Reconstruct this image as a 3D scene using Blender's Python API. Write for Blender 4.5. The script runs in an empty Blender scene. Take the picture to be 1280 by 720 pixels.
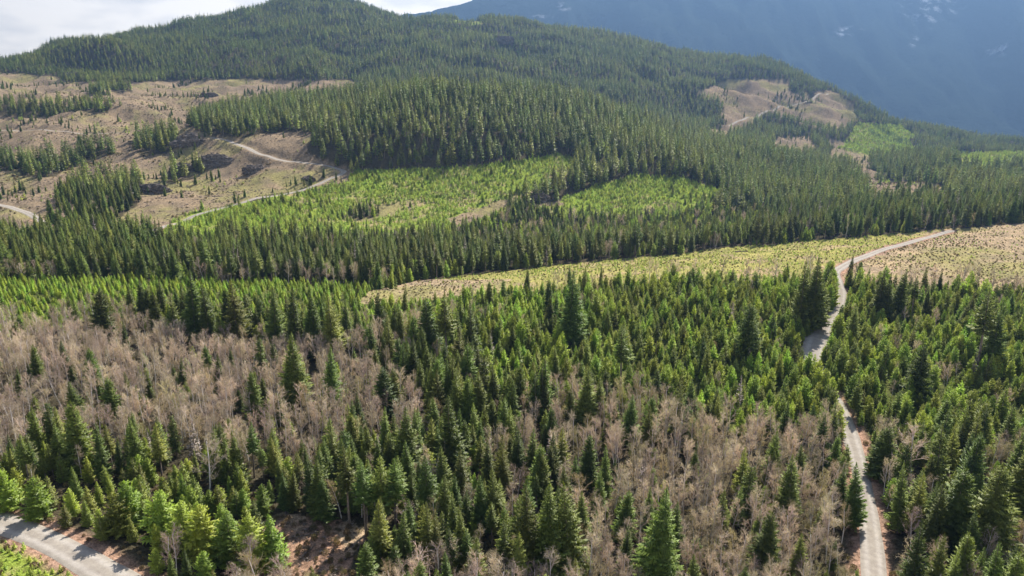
import bpy, math, random
import numpy as np
random.seed(7); rng = np.random.default_rng(7)
SC = bpy.context.scene
COL = SC.collection
# ------------------------------------------------------------------ camera, world, sun, exposure
F = 914.0; PITCH = math.radians(16.5); CZ = 125.0
cam_d = bpy.data.cameras.new('camera'); cam_d.sensor_width = 36; cam_d.lens = 36 * F / 1280
cam_d.clip_start = 1.0; cam_d.clip_end = 40000
cam = bpy.data.objects.new('camera', cam_d); COL.objects.link(cam)
cam.location = (0, 0, CZ); cam.rotation_euler = (math.pi / 2 - PITCH, 0, 0); SC.camera = cam
SUN_AZ, SUN_EL = 27.0, 45.0          # degrees right of the view axis, degrees up
SUN_STR, SKY_STR = 5.0, 0.10
sa, se = math.radians(SUN_AZ), math.radians(SUN_EL)
sd = bpy.data.lights.new('sun', 'SUN'); sd.energy = SUN_STR; sd.angle = math.radians(0.5); sd.color = (1, .95, .87)
sun = bpy.data.objects.new('sun', sd); COL.objects.link(sun)
sun.rotation_euler = (math.pi / 2 - se, 0, math.pi - sa)      # light comes from (sin az, cos az)
sun.location = (0, 0, 900)
w = bpy.data.worlds.new('World'); SC.world = w; w.use_nodes = True
nt = w.node_tree; nt.nodes.clear(); N = nt.nodes.new; L = nt.links.new
out = N('ShaderNodeOutputWorld'); bg = N('ShaderNodeBackground'); sky = N('ShaderNodeTexSky')
sky.sky_type = 'NISHITA'; sky.sun_disc = False; sky.sun_elevation = se; sky.sun_rotation = sa
sky.air_density = 1.0; sky.dust_density = 1.2; sky.altitude = 300
tc = N('ShaderNodeTexCoord'); sep = N('ShaderNodeSeparateXYZ'); L(tc.outputs['Generated'], sep.inputs[0])
mp = N('ShaderNodeMapping'); mp.inputs['Scale'].default_value = (1, 1, 3.2); L(tc.outputs['Generated'], mp.inputs[0])
nz = N('ShaderNodeTexNoise'); nz.inputs['Scale'].default_value = 5.0; nz.inputs['Detail'].default_value = 8; nz.inputs['Roughness'].default_value = .55
L(mp.outputs[0], nz.inputs['Vector'])
cr = N('ShaderNodeValToRGB'); cr.color_ramp.elements[0].position = .12; cr.color_ramp.elements[1].position = .32
L(nz.outputs['Fac'], cr.inputs[0])
el = N('ShaderNodeMapRange'); el.inputs[1].default_value = .6; el.inputs[2].default_value = .22; el.inputs[3].default_value = .15; L(sep.outputs[2], el.inputs[0])
mu = N('ShaderNodeMath'); mu.operation = 'MULTIPLY'; L(cr.outputs[0], mu.inputs[0]); L(el.outputs[0], mu.inputs[1])
nz2 = N('ShaderNodeTexNoise'); nz2.inputs['Scale'].default_value = 9.0; nz2.inputs['Detail'].default_value = 6
L(mp.outputs[0], nz2.inputs['Vector'])
cc = N('ShaderNodeValToRGB'); cc.color_ramp.elements[0].position = .40; cc.color_ramp.elements[0].color = (9.4, 9.0, 8.5, 1)
cc.color_ramp.elements[1].position = .56; cc.color_ramp.elements[1].color = (12.5, 11.6, 10.4, 1); L(nz2.outputs['Fac'], cc.inputs[0])
mx = N('ShaderNodeMix'); mx.data_type = 'RGBA'; L(mu.outputs[0], mx.inputs[0]); L(sky.outputs[0], mx.inputs[6])
eb = N('ShaderNodeMapRange'); eb.inputs[1].default_value = .16; eb.inputs[2].default_value = .6; eb.inputs[3].default_value = 1.0; eb.inputs[4].default_value = .27; L(sep.outputs[2], eb.inputs[0])
vm = N('ShaderNodeVectorMath'); vm.operation = 'SCALE'; L(cc.outputs[0], vm.inputs[0]); L(eb.outputs[0], vm.inputs['Scale']); L(vm.outputs[0], mx.inputs[7])
L(mx.outputs[2], bg.inputs[0]); bg.inputs[1].default_value = SKY_STR; L(bg.outputs[0], out.inputs[0])
SC.view_settings.view_transform = 'Standard'; SC.view_settings.look = 'None'
SC.view_settings.gamma = 1; SC.view_settings.exposure = 1.58; SC.view_settings.use_curve_mapping = False
SC.render.engine = 'CYCLES'
cy = SC.cycles; cy.use_denoising = True; cy.max_bounces = 5; cy.diffuse_bounces = 3; cy.glossy_bounces = 1
cy.transmission_bounces = 3; cy.transparent_max_bounces = 4; cy.volume_bounces = 0; cy.caustics_reflective = False
cy.caustics_refractive = False; cy.use_adaptive_sampling = True; cy.adaptive_threshold = 0.02
HAZE = 1.0 / 6800.0

# ------------------------------------------------------------------ helpers: noise, projection, polygons
def _hash(ix, iy, s):
    h = (ix.astype(np.int64) * 374761393 + iy.astype(np.int64) * 668265263 + s * 1274126177) & 0x7fffffff
    h = ((h ^ (h >> 13)) * 1274126177) & 0x7fffffff
    return ((h ^ (h >> 16)) & 0xffff) / 65535.0
def vnoise(x, y, s=0):
    ix = np.floor(x); iy = np.floor(y); fx = x - ix; fy = y - iy
    fx = fx * fx * (3 - 2 * fx); fy = fy * fy * (3 - 2 * fy)
    a = _hash(ix, iy, s); b = _hash(ix + 1, iy, s); c = _hash(ix, iy + 1, s); d = _hash(ix + 1, iy + 1, s)
    return (a * (1 - fx) + b * fx) * (1 - fy) + (c * (1 - fx) + d * fx) * fy
def fbm(x, y, wl, o=4, s=0):           # about -1 .. 1
    t = np.zeros_like(np.asarray(x, float)); a = 1; n = 0; f = 1 / wl
    for k in range(o):
        t = t + a * (vnoise(x * f + 17.3 * k, y * f - 9.1 * k, s + k) * 2 - 1); n += a; a *= .5; f *= 2.03
    return t / n * 1.6
cp, sp_ = math.cos(PITCH), math.sin(PITCH)
def ray(px, py):
    u = (np.asarray(px, float) - 640) / F; v = (360 - np.asarray(py, float)) / F
    return u, cp + v * sp_, -sp_ + v * cp
def proj(x, y, z):
    d = y * cp - (z - CZ) * sp_; d = np.maximum(d, 1e-3)
    v = (y * sp_ + (z - CZ) * cp) / d
    return 640 + F * x / d, 360 - F * v
def inpoly(px, py, poly):
    c = np.zeros(np.shape(px), bool); n = len(poly)
    for i in range(n):
        x1, y1 = poly[i]; x2, y2 = poly[(i + 1) % n]
        if y1 == y2: continue
        k = ((y1 > py) != (y2 > py)) & (px < (x2 - x1) * (py - y1) / (y2 - y1) + x1)
        c ^= k
    return c
def smooth(a, b, x):
    t = np.clip((x - a) / (b - a), 0, 1); return t * t * (3 - 2 * t)

# ------------------------------------------------------------------ terrain: lines of known height, forward distance
def Z(*pts): return [('z',) + p for p in pts]       # (px, Y, z)
def P(*pts): return [('p',) + p for p in pts]       # (px, py, Y)
CURVES = [
    Z((-600, -3000, 0), (1900, -3000, 0)), Z((-600, -400, 0), (1900, -400, 0)), Z((-600, 90, 3), (1900, 90, 3)),
    Z((-600, 165, 4), (0, 165, 4), (400, 160, 1), (900, 160, 0), (1280, 165, 2), (1900, 165, 4)),
    Z((-600, 240, 1), (0, 240, 1), (640, 240, -2), (1280, 240, 2), (1900, 240, 4)),
    Z((-600, 320, 2), (0, 320, 1), (640, 320, -1), (900, 318, 4), (1060, 318, 7), (1280, 310, 7), (1900, 310, 9)),
    Z((-600, 400, 2), (0, 400, 1), (460, 400, 1), (640, 412, 3), (900, 400, 9), (1060, 395, 12), (1280, 375, 10), (1900, 375, 12)),
    P((-500, 332, 480), (-200, 340, 470), (0, 345, 460), (300, 352, 455), (480, 357, 450), (560, 345, 480), (640, 337, 510), (800, 324, 540),
      (900, 312, 560), (1000, 303, 580), (1100, 294, 590), (1180, 289, 595), (1280, 280, 600), (1480, 265, 600), (1800, 255, 600)),
    P((-500, 300, 620), (-200, 300, 620), (0, 300, 620), (180, 298, 620), (350, 300, 620), (480, 302, 640), (640, 300, 680), (800, 290, 720),
      (1000, 272, 760), (1280, 258, 780), (1480, 250, 800), (1800, 245, 800)),
    P((-500, 225, 900), (-200, 225, 900), (0, 230, 860), (200, 236, 840), (300, 226, 860), (440, 216, 880), (600, 209, 900), (700, 197, 940),
      (760, 212, 930), (800, 221, 900), (900, 238, 900), (1000, 243, 930), (1280, 237, 1000), (1480, 232, 1000), (1800, 230, 1000)),
    P((-500, 165, 1150), (-200, 165, 1150), (0, 165, 1130), (200, 167, 1090), (250, 164, 1050), (400, 172, 960), (450, 174, 925), (530, 172, 930), (600, 170, 945), (650, 166, 980), (700, 164, 1010),
      (780, 180, 1020), (830, 198, 955), (880, 212, 960), (920, 216, 1020), (1000, 224, 1100), (1280, 219, 1250), (1480, 215, 1250), (1800, 213, 1250)),
    P((-500, 128, 1450), (-200, 128, 1450), (0, 130, 1400), (150, 138, 1300), (250, 155, 1200), (320, 151, 1200), (400, 138, 1200), (450, 126, 1160), (530, 116, 1120), (640, 123, 1160),
      (700, 131, 1250), (800, 160, 1220), (870, 190, 1200), (950, 206, 1220), (1040, 213, 1300), (1280, 207, 1450), (1480, 202, 1450), (1800, 200, 1450)),
    P((-500, 116, 1650), (-200, 116, 1650), (0, 118, 1600), (100, 120, 1600), (200, 128, 1500), (300, 137, 1480), (400, 140, 1470), (530, 150, 1480), (700, 165, 1480),
      (800, 180, 1480), (900, 186, 1500), (1000, 197, 1550), (1100, 206, 1600), (1280, 199, 1750), (1480, 192, 1750), (1800, 190, 1750)),
    P((-500, 95, 1900), (-200, 95, 1900), (0, 100, 1900), (60, 99, 1850), (100, 105, 1800), (170, 103, 1800), (300, 102, 1800), (430, 106, 1800), (530, 102, 1800), (600, 104, 1800),
      (700, 115, 1800), (800, 135, 1800), (860, 152, 1800), (950, 156, 1850), (1040, 160, 1900), (1100, 178, 1900), (1280, 193, 2100), (1480, 188, 2100), (1800, 186, 2100)),
    P((-500, 86, 2150), (-200, 94, 2150), (0, 93, 2150), (45, 84, 2100), (70, 66, 2060), (120, 61, 2050), (200, 66, 2100), (300, 64, 2150), (430, 56, 2200), (530, 60, 2200), (640, 65, 2200),
      (760, 82, 2150), (860, 97, 2150), (960, 104, 2100), (1000, 110, 2150), (1040, 128, 2150), (1100, 158, 2150), (1200, 184, 2300), (1280, 193, 2400), (1480, 195, 2400), (1800, 195, 2400)),
    P((-500, 89, 2700), (-200, 99, 2700), (0, 98, 2700), (60, 92, 2700), (110, 74, 2650), (150, 60, 2700), (200, 47, 2700), (250, 37, 2700), (300, 28, 2700), (360, 14, 2750), (400, 8, 2800), (440, 13, 2800), (480, 28, 2800), (520, 32, 2750),
      (600, 35, 2700), (700, 45, 2650), (800, 66, 2600), (900, 77, 2500), (960, 80, 2450), (988, 100, 2400), (1040, 126, 2400), (1100, 160, 2400), (1200, 183, 2600), (1280, 193, 2700), (1480, 200, 2700), (1800, 200, 2700)),
    Z((-600, 3400, 10), (100, 3400, 10), (400, 3500, 60), (700, 3400, -60), (960, 3100, -200), (1280, 3300, -330), (1900, 3300, -330)),
    Z((-600, 4600, -120), (400, 4700, -150), (700, 4700, -330), (1280, 4700, -420), (1900, 4700, -420)),
    Z((-600, 6000, -40), (0, 6000, 10), (300, 6000, -100), (540, 6000, -100), (700, 5900, -330), (1280, 5900, -420), (1900, 5900, -420)),
    P((-500, 64, 7000), (-200, 68, 7000), (0, 74, 7000), (30, 78, 7000), (60, 88, 7000), (120, 98, 7000), (400, 90, 7000), (480, 52, 7000), (560, 55, 7000), (700, 72, 7000), (900, 60, 7000), (1100, 75, 7000), (1280, 60, 7000), (1480, 60, 7000), (1800, 60, 7000)),
    P((-500, 70, 8600), (0, 86, 8600), (120, 100, 8600), (400, 80, 8600), (470, 26, 8600), (500, 20, 8600), (540, 17, 8600), (565, 9, 8600), (600, -1, 8600), (640, -10, 8600), (700, -20, 8600), (800, -32, 8600),
      (900, -40, 8600), (1000, -48, 8600), (1280, -60, 8600), (1480, -60, 8600), (1800, -60, 8600)),
    Z((-600, 12500, 0), (400, 12500, 200), (700, 12500, 500), (1900, 12500, 600)),
]
SG = np.linspace(-1.7, 1.7, 681)
YK = []; ZK = []
for cur in CURVES:
    s_, y_, z_ = [], [], []
    for p in cur:
        if p[0] == 'z':
            px, Y, z = p[1:]
            v = 0.0
            for _ in range(6):
                d = Y * cp - (z - CZ) * sp_
                s_v = (px - 640) / F * d / max(Y, 60)
            s_.append(s_v if Y > 60 else (px - 640) / F * 1.2)
        else:
            px, py, Y = p[1:]; u, f, zz = ray(px, py); s_.append(float(u / f)); z = CZ + Y * float(zz / f)
        y_.append(Y); z_.append(z)
    s_ = np.array(s_)
    ys, zs = np.interp(SG, s_, y_), np.interp(SG, s_, z_)
    k = np.exp(-0.5 * (np.arange(-9, 10) / 2.6) ** 2); k /= k.sum()
    ys = np.convolve(np.pad(ys, 9, 'edge'), k, 'valid'); zs = np.convolve(np.pad(zs, 9, 'edge'), k, 'valid')
    YK.append(ys); ZK.append(zs)
YK = np.array(YK); ZK = np.array(ZK)                      # K x S
for k in range(1, len(YK)): YK[k] = np.maximum(YK[k], YK[k - 1] + 12)
H_ = np.diff(YK, axis=0); D_ = np.diff(ZK, axis=0) / H_
M_ = np.zeros_like(ZK)
w1 = 2 * H_[1:] + H_[:-1]; w2 = H_[1:] + 2 * H_[:-1]
with np.errstate(all='ignore'):
    m = (w1 + w2) / (w1 / D_[:-1] + w2 / D_[1:])
M_[1:-1] = np.where(D_[:-1] * D_[1:] > 0, m, 0) ; M_ = np.nan_to_num(M_)
# a common dense table Z(s, Y)
YG = np.concatenate([np.linspace(-3000, 60, 60)[:-1], 60 * (12000 / 60) ** np.linspace(0, 1, 1100)])
TAB = np.zeros((len(YG), len(SG)))
for j in range(len(SG)):
    yk = YK[:, j]; zk = ZK[:, j]; mk = M_[:, j]
    i = np.clip(np.searchsorted(yk, YG) - 1, 0, len(yk) - 2)
    h = yk[i + 1] - yk[i]; t = np.clip((YG - yk[i]) / h, 0, 1)
    TAB[:, j] = ((2*t**3 - 3*t**2 + 1) * zk[i] + (t**3 - 2*t**2 + t) * h * mk[i] + (-2*t**3 + 3*t**2) * zk[i+1] + (t**3 - t**2) * h * mk[i+1])
def zbase(x, y):
    x = np.asarray(x, float); y = np.asarray(y, float)
    s = np.clip(x / np.maximum(y, 60), -1.7, 1.7)
    fi = np.interp(y, YG, np.arange(len(YG))); i = np.clip(fi.astype(int), 0, len(YG) - 2); a = fi - i
    fj = (s + 1.7) / 3.4 * 680; j = np.clip(fj.astype(int), 0, 679); b = fj - j
    z = (TAB[i, j] * (1-a) + TAB[i+1, j] * a) * (1-b) + (TAB[i, j+1] * (1-a) + TAB[i+1, j+1] * a) * b
    z = z + fbm(x, y, 26, 3, 1) * (.35 + .5 * smooth(600, 1000, y)) + fbm(x, y, 90, 3, 2) * (.8 + 2.2 * smooth(450, 900, y) + 3 * smooth(1500, 2300, y))
    hl = smooth(750, 1000, y) * (1 - smooth(2900, 3300, y))
    z = z + hl * (1 - np.abs(fbm(x, y, 190, 4, 3)) * 1.8) * (6.0 + 12 * smooth(1000, 1350, y)) + hl * smooth(1600, 2000, y) * (1 - np.abs(fbm(x + .3 * y, y * .8, 420, 3, 23)) * 2) * 20 + smooth(620, 720, y) * (1 - smooth(1500, 1800, y)) * smooth(-.1, -.3, x / np.maximum(y, 60)) * fbm(x, y, 55, 3, 12) * 3.5
    mt = smooth(5200, 6600, y)
    rid = 1 - np.abs(fbm(x * 1.0, y * .35, 900, 5, 4)) * 2
    z = z + mt * rid * 190 * smooth(-.1, .3, x / np.maximum(y, 60)) + mt * fbm(x, y, 160, 4, 6) * 22
    return z
ROADS = {}
def road_fix(x, y, z):
    x = np.asarray(x, float); y = np.asarray(y, float); z = np.array(z, float, copy=True)
    for nm, (pts, wd) in ROADS.items():
        lo = pts[:, :2].min(0) - 25; hi = pts[:, :2].max(0) + 25
        m = np.where((x > lo[0]) & (x < hi[0]) & (y > lo[1]) & (y < hi[1]))[0]
        for c in range(0, len(m), 20000):
            q = m[c:c + 20000]
            dd = (x[q][:, None] - pts[None, :, 0]) ** 2 + (y[q][:, None] - pts[None, :, 1]) ** 2
            k = dd.argmin(1); d = np.sqrt(dd[np.arange(len(q)), k])
            wk = 1 - smooth(wd / 2 + 2.0, wd / 2 + 10, d)
            z[q] = z[q] * (1 - wk) + (pts[k, 2] - .22) * wk
    return z
def road_dist(x, y):
    x = np.asarray(x, float); y = np.asarray(y, float); r = np.full(x.shape, 999.0)
    for nm, (pts, wd) in ROADS.items():
        lo = pts[:, :2].min(0) - 30; hi = pts[:, :2].max(0) + 30
        m = np.where((x > lo[0]) & (x < hi[0]) & (y > lo[1]) & (y < hi[1]))[0]
        for c in range(0, len(m), 20000):
            q = m[c:c + 20000]
            dd = (x[q][:, None] - pts[None, :, 0]) ** 2 + (y[q][:, None] - pts[None, :, 1]) ** 2
            r[q] = np.minimum(r[q], np.sqrt(dd.min(1)) - wd / 2)
    return r
def zt(x, y): return road_fix(np.atleast_1d(x), np.atleast_1d(y), zbase(np.atleast_1d(x), np.atleast_1d(y)))
def hit(px, py, y0=90, y1=11000):
    """where the line of sight through a photo point first meets the ground"""
    u, f, zz = ray(px, py); Y = y0 * (y1 / y0) ** np.linspace(0, 1, 6000)
    X = Y * u / f; zr = CZ + Y * zz / f; g = zbase(X, Y); k = np.where(zr <= g)[0]
    k = k[0] if len(k) else len(Y) - 1
    return float(X[k]), float(Y[k]), float(g[k])

# ------------------------------------------------------------------ roads
def make_road_line(nm, pix, wd, y0=90, y1=11000, sm=9):
    p = np.array([hit(a, b, y0, y1) for a, b in pix])
    seg = np.r_[0, np.cumsum(np.hypot(*np.diff(p[:, :2], axis=0).T))]
    n = max(8, int(seg[-1] / 2.0)); t = np.linspace(0, seg[-1], n)
    q = np.stack([np.interp(t, seg, p[:, i]) for i in range(2)], 1)
    k = np.hanning(sm * 2 + 3)[1:-1]; k /= k.sum(); h = len(k) // 2
    q = np.stack([np.convolve(np.pad(q[:, i], h, 'reflect', reflect_type='odd'), k, 'valid') for i in range(2)], 1)
    z = zbase(q[:, 0], q[:, 1]); z = np.convolve(np.pad(z, h, 'reflect', reflect_type='odd'), k, 'valid')
    ROADS[nm] = (np.column_stack([q, z]), wd)
make_road_line('main', [(1096, 800), (1093, 740), (1092, 700), (1088, 660), (1081, 615), (1071, 570), (1062, 540), (1049, 505), (1026, 476), (1015, 450), (1019, 425), (1034, 403), (1049, 385), (1053, 366), (1046, 350), (1042, 340), (1066, 326), (1100, 313), (1140, 302), (1170, 294), (1190, 288)], 5.6, y1=700)
make_road_line('near', [(-160, 612), (-60, 632), (0, 652), (45, 668), (85, 688), (125, 712), (190, 750), (300, 800)], 8.0, y1=400)
make_road_line('bend', [(180, 293), (205, 283), (240, 270), (300, 254), (355, 243), (395, 231), (425, 219), (432, 213), (410, 207), (380, 204), (345, 199), (318, 190), (300, 181), (285, 175), (265, 172)], 7.5, y0=500, y1=1200, sm=5)
make_road_line('west', [(-60, 246), (0, 256), (25, 263), (45, 272), (60, 282)], 7.5, y0=560, y1=1200)
make_road_line('upper', [(-60, 163), (0, 162), (60, 164), (110, 168), (150, 166)], 6.0, y0=900, y1=1500)
make_road_line('ridge', [(905, 156), (935, 146), (960, 138), (985, 133), (1008, 127), (1035, 117)], 8.0, y0=1500, y1=2400)

# ------------------------------------------------------------------ land cover: plan areas found where the photo shows them
SLASH = [([(-200, 296), (-200, 88), (0, 92), (60, 95), (90, 103), (170, 103), (300, 99), (445, 101), (450, 122), (345, 126), (255, 136), (238, 158), (262, 170), (300, 172), (330, 166), (388, 166), (385, 192), (450, 214), (436, 228), (330, 246), (240, 266), (185, 296), (100, 286), (40, 300)], 560, 1990),
         ([(880, 175), (905, 150), (900, 128), (870, 118), (905, 100), (985, 98), (1000, 118), (1040, 112), (1066, 130), (1068, 152), (1050, 162), (1010, 158), (960, 140), (925, 160), (905, 178)], 1500, 2500),
         ([(960, 172), (1012, 170), (1018, 192), (968, 196)], 1200, 2200), ([(1034, 174), (1084, 184), (1100, 228), (1060, 230), (1060, 202), (1034, 198)], 1100, 2200),
         ([(1080, 226), (1165, 228), (1195, 258), (1090, 254)], 780, 1400)]
CUT = [([(575, 22), (600, 27), (612, 32), (570, 30)], 2400, 2900),
       ([(185, 296), (240, 266), (330, 248), (436, 228), (452, 214), (600, 208), (700, 192), (722, 200), (726, 212), (690, 232), (668, 248), (625, 272), (560, 288), (480, 300), (420, 306), (300, 308), (190, 304)], 600, 1010),
       ([(735, 236), (800, 219), (860, 221), (905, 240), (895, 262), (800, 272), (700, 270), (660, 258)], 640, 1010),
       ([(1052, 186), (1068, 154), (1130, 156), (1152, 186), (1115, 202)], 1500, 2300),
       ([(1185, 190), (1320, 192), (1320, 214), (1200, 208)], 1200, 2300)]
STRIP = ([(430, 380), (470, 362), (520, 352), (600, 343), (700, 331), (900, 311), (1180, 287), (1500, 262), (1500, 372), (1290, 374), (1200, 372), (1130, 366), (1075, 352), (1040, 350), (900, 352), (760, 358), (640, 364), (560, 372), (500, 380)], 380, 620)
LEFTBRIGHT = ([(-200, 350), (0, 350), (110, 351), (330, 356), (470, 360), (500, 380), (470, 420), (430, 412), (300, 408), (240, 398), (170, 398), (110, 398), (50, 424), (-200, 438)], 340, 470)
PLANT = ([(425, 400), (440, 384), (560, 372), (640, 364), (1040, 350), (1130, 366), (1300, 374), (1500, 372), (1500, 600), (1300, 575), (1180, 560), (1130, 585), (1105, 570), (1080, 545), (1066, 530), (1000, 548), (930, 545), (880, 530), (820, 520), (740, 505), (680, 512), (620, 505), (590, 470), (520, 420)], 210, 430)
RED = ([(325, 650), (355, 640), (440, 650), (470, 668), (440, 690), (430, 740), (330, 740), (335, 690)], 130, 240)
SEEDLOW = ([(-300, 640), (-100, 650), (0, 666), (60, 690), (110, 720), (170, 800), (-400, 900)], 90, 260)
CLUMPS = [([(-80, 128), (0, 130), (165, 132), (172, 140), (60, 147), (-80, 142)], 1200, 1990, .9), ([(112, 109), (165, 109), (168, 119), (108, 119)], 1300, 1990, .75),
          ([(15, 208), (40, 200), (90, 186), (140, 184), (148, 195), (100, 206), (60, 221), (15, 220)], 750, 1100, .8), ([(160, 178), (225, 166), (238, 190), (170, 195)], 850, 1200, .8),
          ([(60, 280), (80, 246), (100, 222), (170, 218), (180, 245), (150, 272), (120, 286)], 600, 1000, 1), ([(198, 228), (213, 208), (252, 198), (252, 216), (215, 230)], 750, 1100, .7),
          ([(-60, 198), (10, 198), (22, 212), (-60, 216)], 700, 1200, .7), ([(860, 125), (905, 125), (905, 140), (870, 148)], 1500, 2300, .8), ([(998, 115), (1020, 106), (1028, 128), (1005, 130)], 1500, 2400, .9),
          ([(435, 262), (470, 258), (478, 270), (440, 274)], 600, 1000, .45), ([(662, 236), (690, 226), (700, 250), (668, 256)], 600, 1000, .6)]
BROWNSPOT = [([(425, 272), (440, 262), (495, 255), (500, 268), (450, 278)], 600, 1000), ([(560, 275), (620, 252), (680, 232), (685, 240), (630, 262), (575, 284)], 600, 1010), ([(655, 248), (690, 240), (700, 256), (660, 262)], 600, 1000)]
def inarea(px, py, y, a): return inpoly(px, py, a[0]) & (y > a[1]) & (y < a[2])
def wob(x, y, sc): return fbm(x, y, sc, 3, 31), fbm(x, y, sc, 3, 37)
FOREST, BARE, CUTB, HERB, BROWN, REDD, MTN, YOUNGF = 0, 1, 2, 3, 4, 5, 6, 7
def classify(x, y, z, jit=True):
    px, py = proj(x, y, z)
    if jit:
        a, b = wob(x, y, np.where(y > 1400, 90., 30.))
        px = px + a * 9 ; py = py + b * 1.6 * np.clip(500 / np.maximum(y, 60), .5, 2)
    c = np.zeros(x.shape, int)
    for a in SLASH: c[inarea(px, py, y, a)] = BARE
    for a in CUT: c[inarea(px, py, y, a)] = CUTB
    for a in BROWNSPOT: c[inarea(px, py, y, a)] = BARE
    er = fbm(x, y, 34, 3, 61) if jit else np.ones(x.shape)
    for a in CLUMPS: c[inarea(px, py, y, a) & (er > -.32)] = FOREST
    c[inarea(px, py, y, LEFTBRIGHT) | inarea(px, py, y, PLANT)] = YOUNGF
    s = inarea(px, py, y, STRIP)
    rm = ROADS['main'][0]; rx = np.interp(y, *zip(*sorted((r[1], r[0]) for r in rm)))
    c[s] = np.where((x > rx)[s] | ((px < 640) & (py > 348 - (px - 640) * .02))[s], BROWN, HERB)
    c[inarea(px, py, y, RED)] = REDD
    c[inarea(px, py, y, SEEDLOW)] = CUTB
    c[y > 4300] = MTN
    return c, px, py

# ------------------------------------------------------------------ node material helpers
def mat(name):
    m = bpy.data.materials.new(name); m.use_nodes = True; t = m.node_tree; t.nodes.clear()
    o = t.nodes.new('ShaderNodeOutputMaterial'); return m, t, t.nodes.new, t.links.new, o
def mixc(t, fac, a, b, blend='MIX'):
    n = t.nodes.new('ShaderNodeMix'); n.data_type = 'RGBA'; n.blend_type = blend
    for v, k in ((fac, 0), (a, 6), (b, 7)):
        if hasattr(v, 'is_output') or hasattr(v, 'links'): t.links.new(v, n.inputs[k])
        else: n.inputs[k].default_value = v if k == 0 else (*v, 1)
    return n.outputs[2]
def noise(t, vec, sc, det=4, rough=.55):
    n = t.nodes.new('ShaderNodeTexNoise'); n.inputs['Scale'].default_value = sc; n.inputs['Detail'].default_value = det
    n.inputs['Roughness'].default_value = rough; t.links.new(vec, n.inputs['Vector']); return n.outputs['Fac']
def ramp(t, fac, p0, p1, c0=(0, 0, 0), c1=(1, 1, 1)):
    n = t.nodes.new('ShaderNodeValToRGB'); e = n.color_ramp.elements; e[0].position = p0; e[1].position = p1
    e[0].color = (*c0, 1); e[1].color = (*c1, 1); t.links.new(fac, n.inputs[0]); return n.outputs[0]
def leaf_mat(name, dark, light, trans=.35, tint=None):
    """needles: two tones by leaf (vertex attribute), a shift per tree, part of the light passes through"""
    m, t, n, l, o = mat(name)
    at = n('ShaderNodeAttribute'); at.attribute_name = 'tone'
    oi = n('ShaderNodeObjectInfo')
    c = mixc(t, at.outputs['Fac'], dark, light)
    hs = n('ShaderNodeHueSaturation'); l(c, hs.inputs['Color'])
    a = n('ShaderNodeMapRange'); a.inputs[3].default_value = .475; a.inputs[4].default_value = .525; l(oi.outputs['Random'], a.inputs[0]); l(a.outputs[0], hs.inputs['Hue'])
    m2 = n('ShaderNodeMath'); m2.operation = 'MULTIPLY'; m2.inputs[1].default_value = 7.77; l(oi.outputs['Random'], m2.inputs[0])
    fr = n('ShaderNodeMath'); fr.operation = 'FRACT'; l(m2.outputs[0], fr.inputs[0])
    b = n('ShaderNodeMapRange'); b.inputs[3].default_value = .62; b.inputs[4].default_value = 1.35; l(fr.outputs[0], b.inputs[0]); l(b.outputs[0], hs.inputs['Value'])
    d = n('ShaderNodeBsdfDiffuse'); l(hs.outputs[0], d.inputs[0])
    tr = n('ShaderNodeBsdfTranslucent'); tc_ = mixc(t, 1.0, hs.outputs[0], (1.15, 1.2, .55), 'MULTIPLY'); l(tc_, tr.inputs[0])
    g = n('ShaderNodeBsdfGlossy'); g.inputs['Roughness'].default_value = .5; g.inputs[0].default_value = (.9, .9, .9, 1)
    s1 = n('ShaderNodeMixShader'); s1.inputs[0].default_value = trans; l(d.outputs[0], s1.inputs[1]); l(tr.outputs[0], s1.inputs[2])
    s2 = n('ShaderNodeMixShader'); s2.inputs[0].default_value = .02; l(s1.outputs[0], s2.inputs[1]); l(g.outputs[0], s2.inputs[2])
    l(s2.outputs[0], o.inputs[0]); return m
def bark_mat(name, c0, c1, sc=3.0):
    m, t, n, l, o = mat(name)
    tc_ = n('ShaderNodeTexCoord'); mp_ = n('ShaderNodeMapping'); mp_.inputs['Scale'].default_value = (1, 1, .25); l(tc_.outputs['Object'], mp_.inputs[0])
    f = noise(t, mp_.outputs[0], sc, 5); c = mixc(t, ramp(t, f, .35, .65), c0, c1)
    oi = n('ShaderNodeObjectInfo'); hs = n('ShaderNodeHueSaturation'); l(c, hs.inputs['Color'])
    b = n('ShaderNodeMapRange'); b.inputs[3].default_value = .7; b.inputs[4].default_value = 1.25; l(oi.outputs['Random'], b.inputs[0]); l(b.outputs[0], hs.inputs['Value'])
    d = n('ShaderNodeBsdfDiffuse'); l(hs.outputs[0], d.inputs[0]); l(d.outputs[0], o.inputs[0]); return m
M_CON = leaf_mat('mature_needles', (.082, .112, .021), (.180, .222, .036), .43)
M_OLI = leaf_mat('olive_needles', (.130, .155, .028), (.235, .265, .048), .44)
M_BRI = leaf_mat('bright_needles', (.23, .32, .030), (.37, .47, .05), .48)
M_YOU = leaf_mat('young_needles', (.195, .25, .036), (.38, .45, .068), .52)
M_SEED = leaf_mat('seedling_needles', (.235, .30, .034), (.38, .46, .056), .45)
M_BUSH = leaf_mat('bush_leaves', (.09, .075, .035), (.21, .15, .085), .3)
M_BARK = bark_mat('conifer_bark', (.13, .10, .08), (.26, .22, .18))
M_ALD = bark_mat('alder_bark', (.42, .375, .34), (.68, .63, .585))
M_TWIG = leaf_mat('alder_twigs', (.36, .275, .248), (.61, .49, .445), .38)
M_SNAG = leaf_mat('dead_needles', (.20, .165, .14), (.36, .31, .27), .2)
M_MOSS = leaf_mat('mossy_twigs', (.28, .22, .13), (.46, .38, .24), .3)

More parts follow.
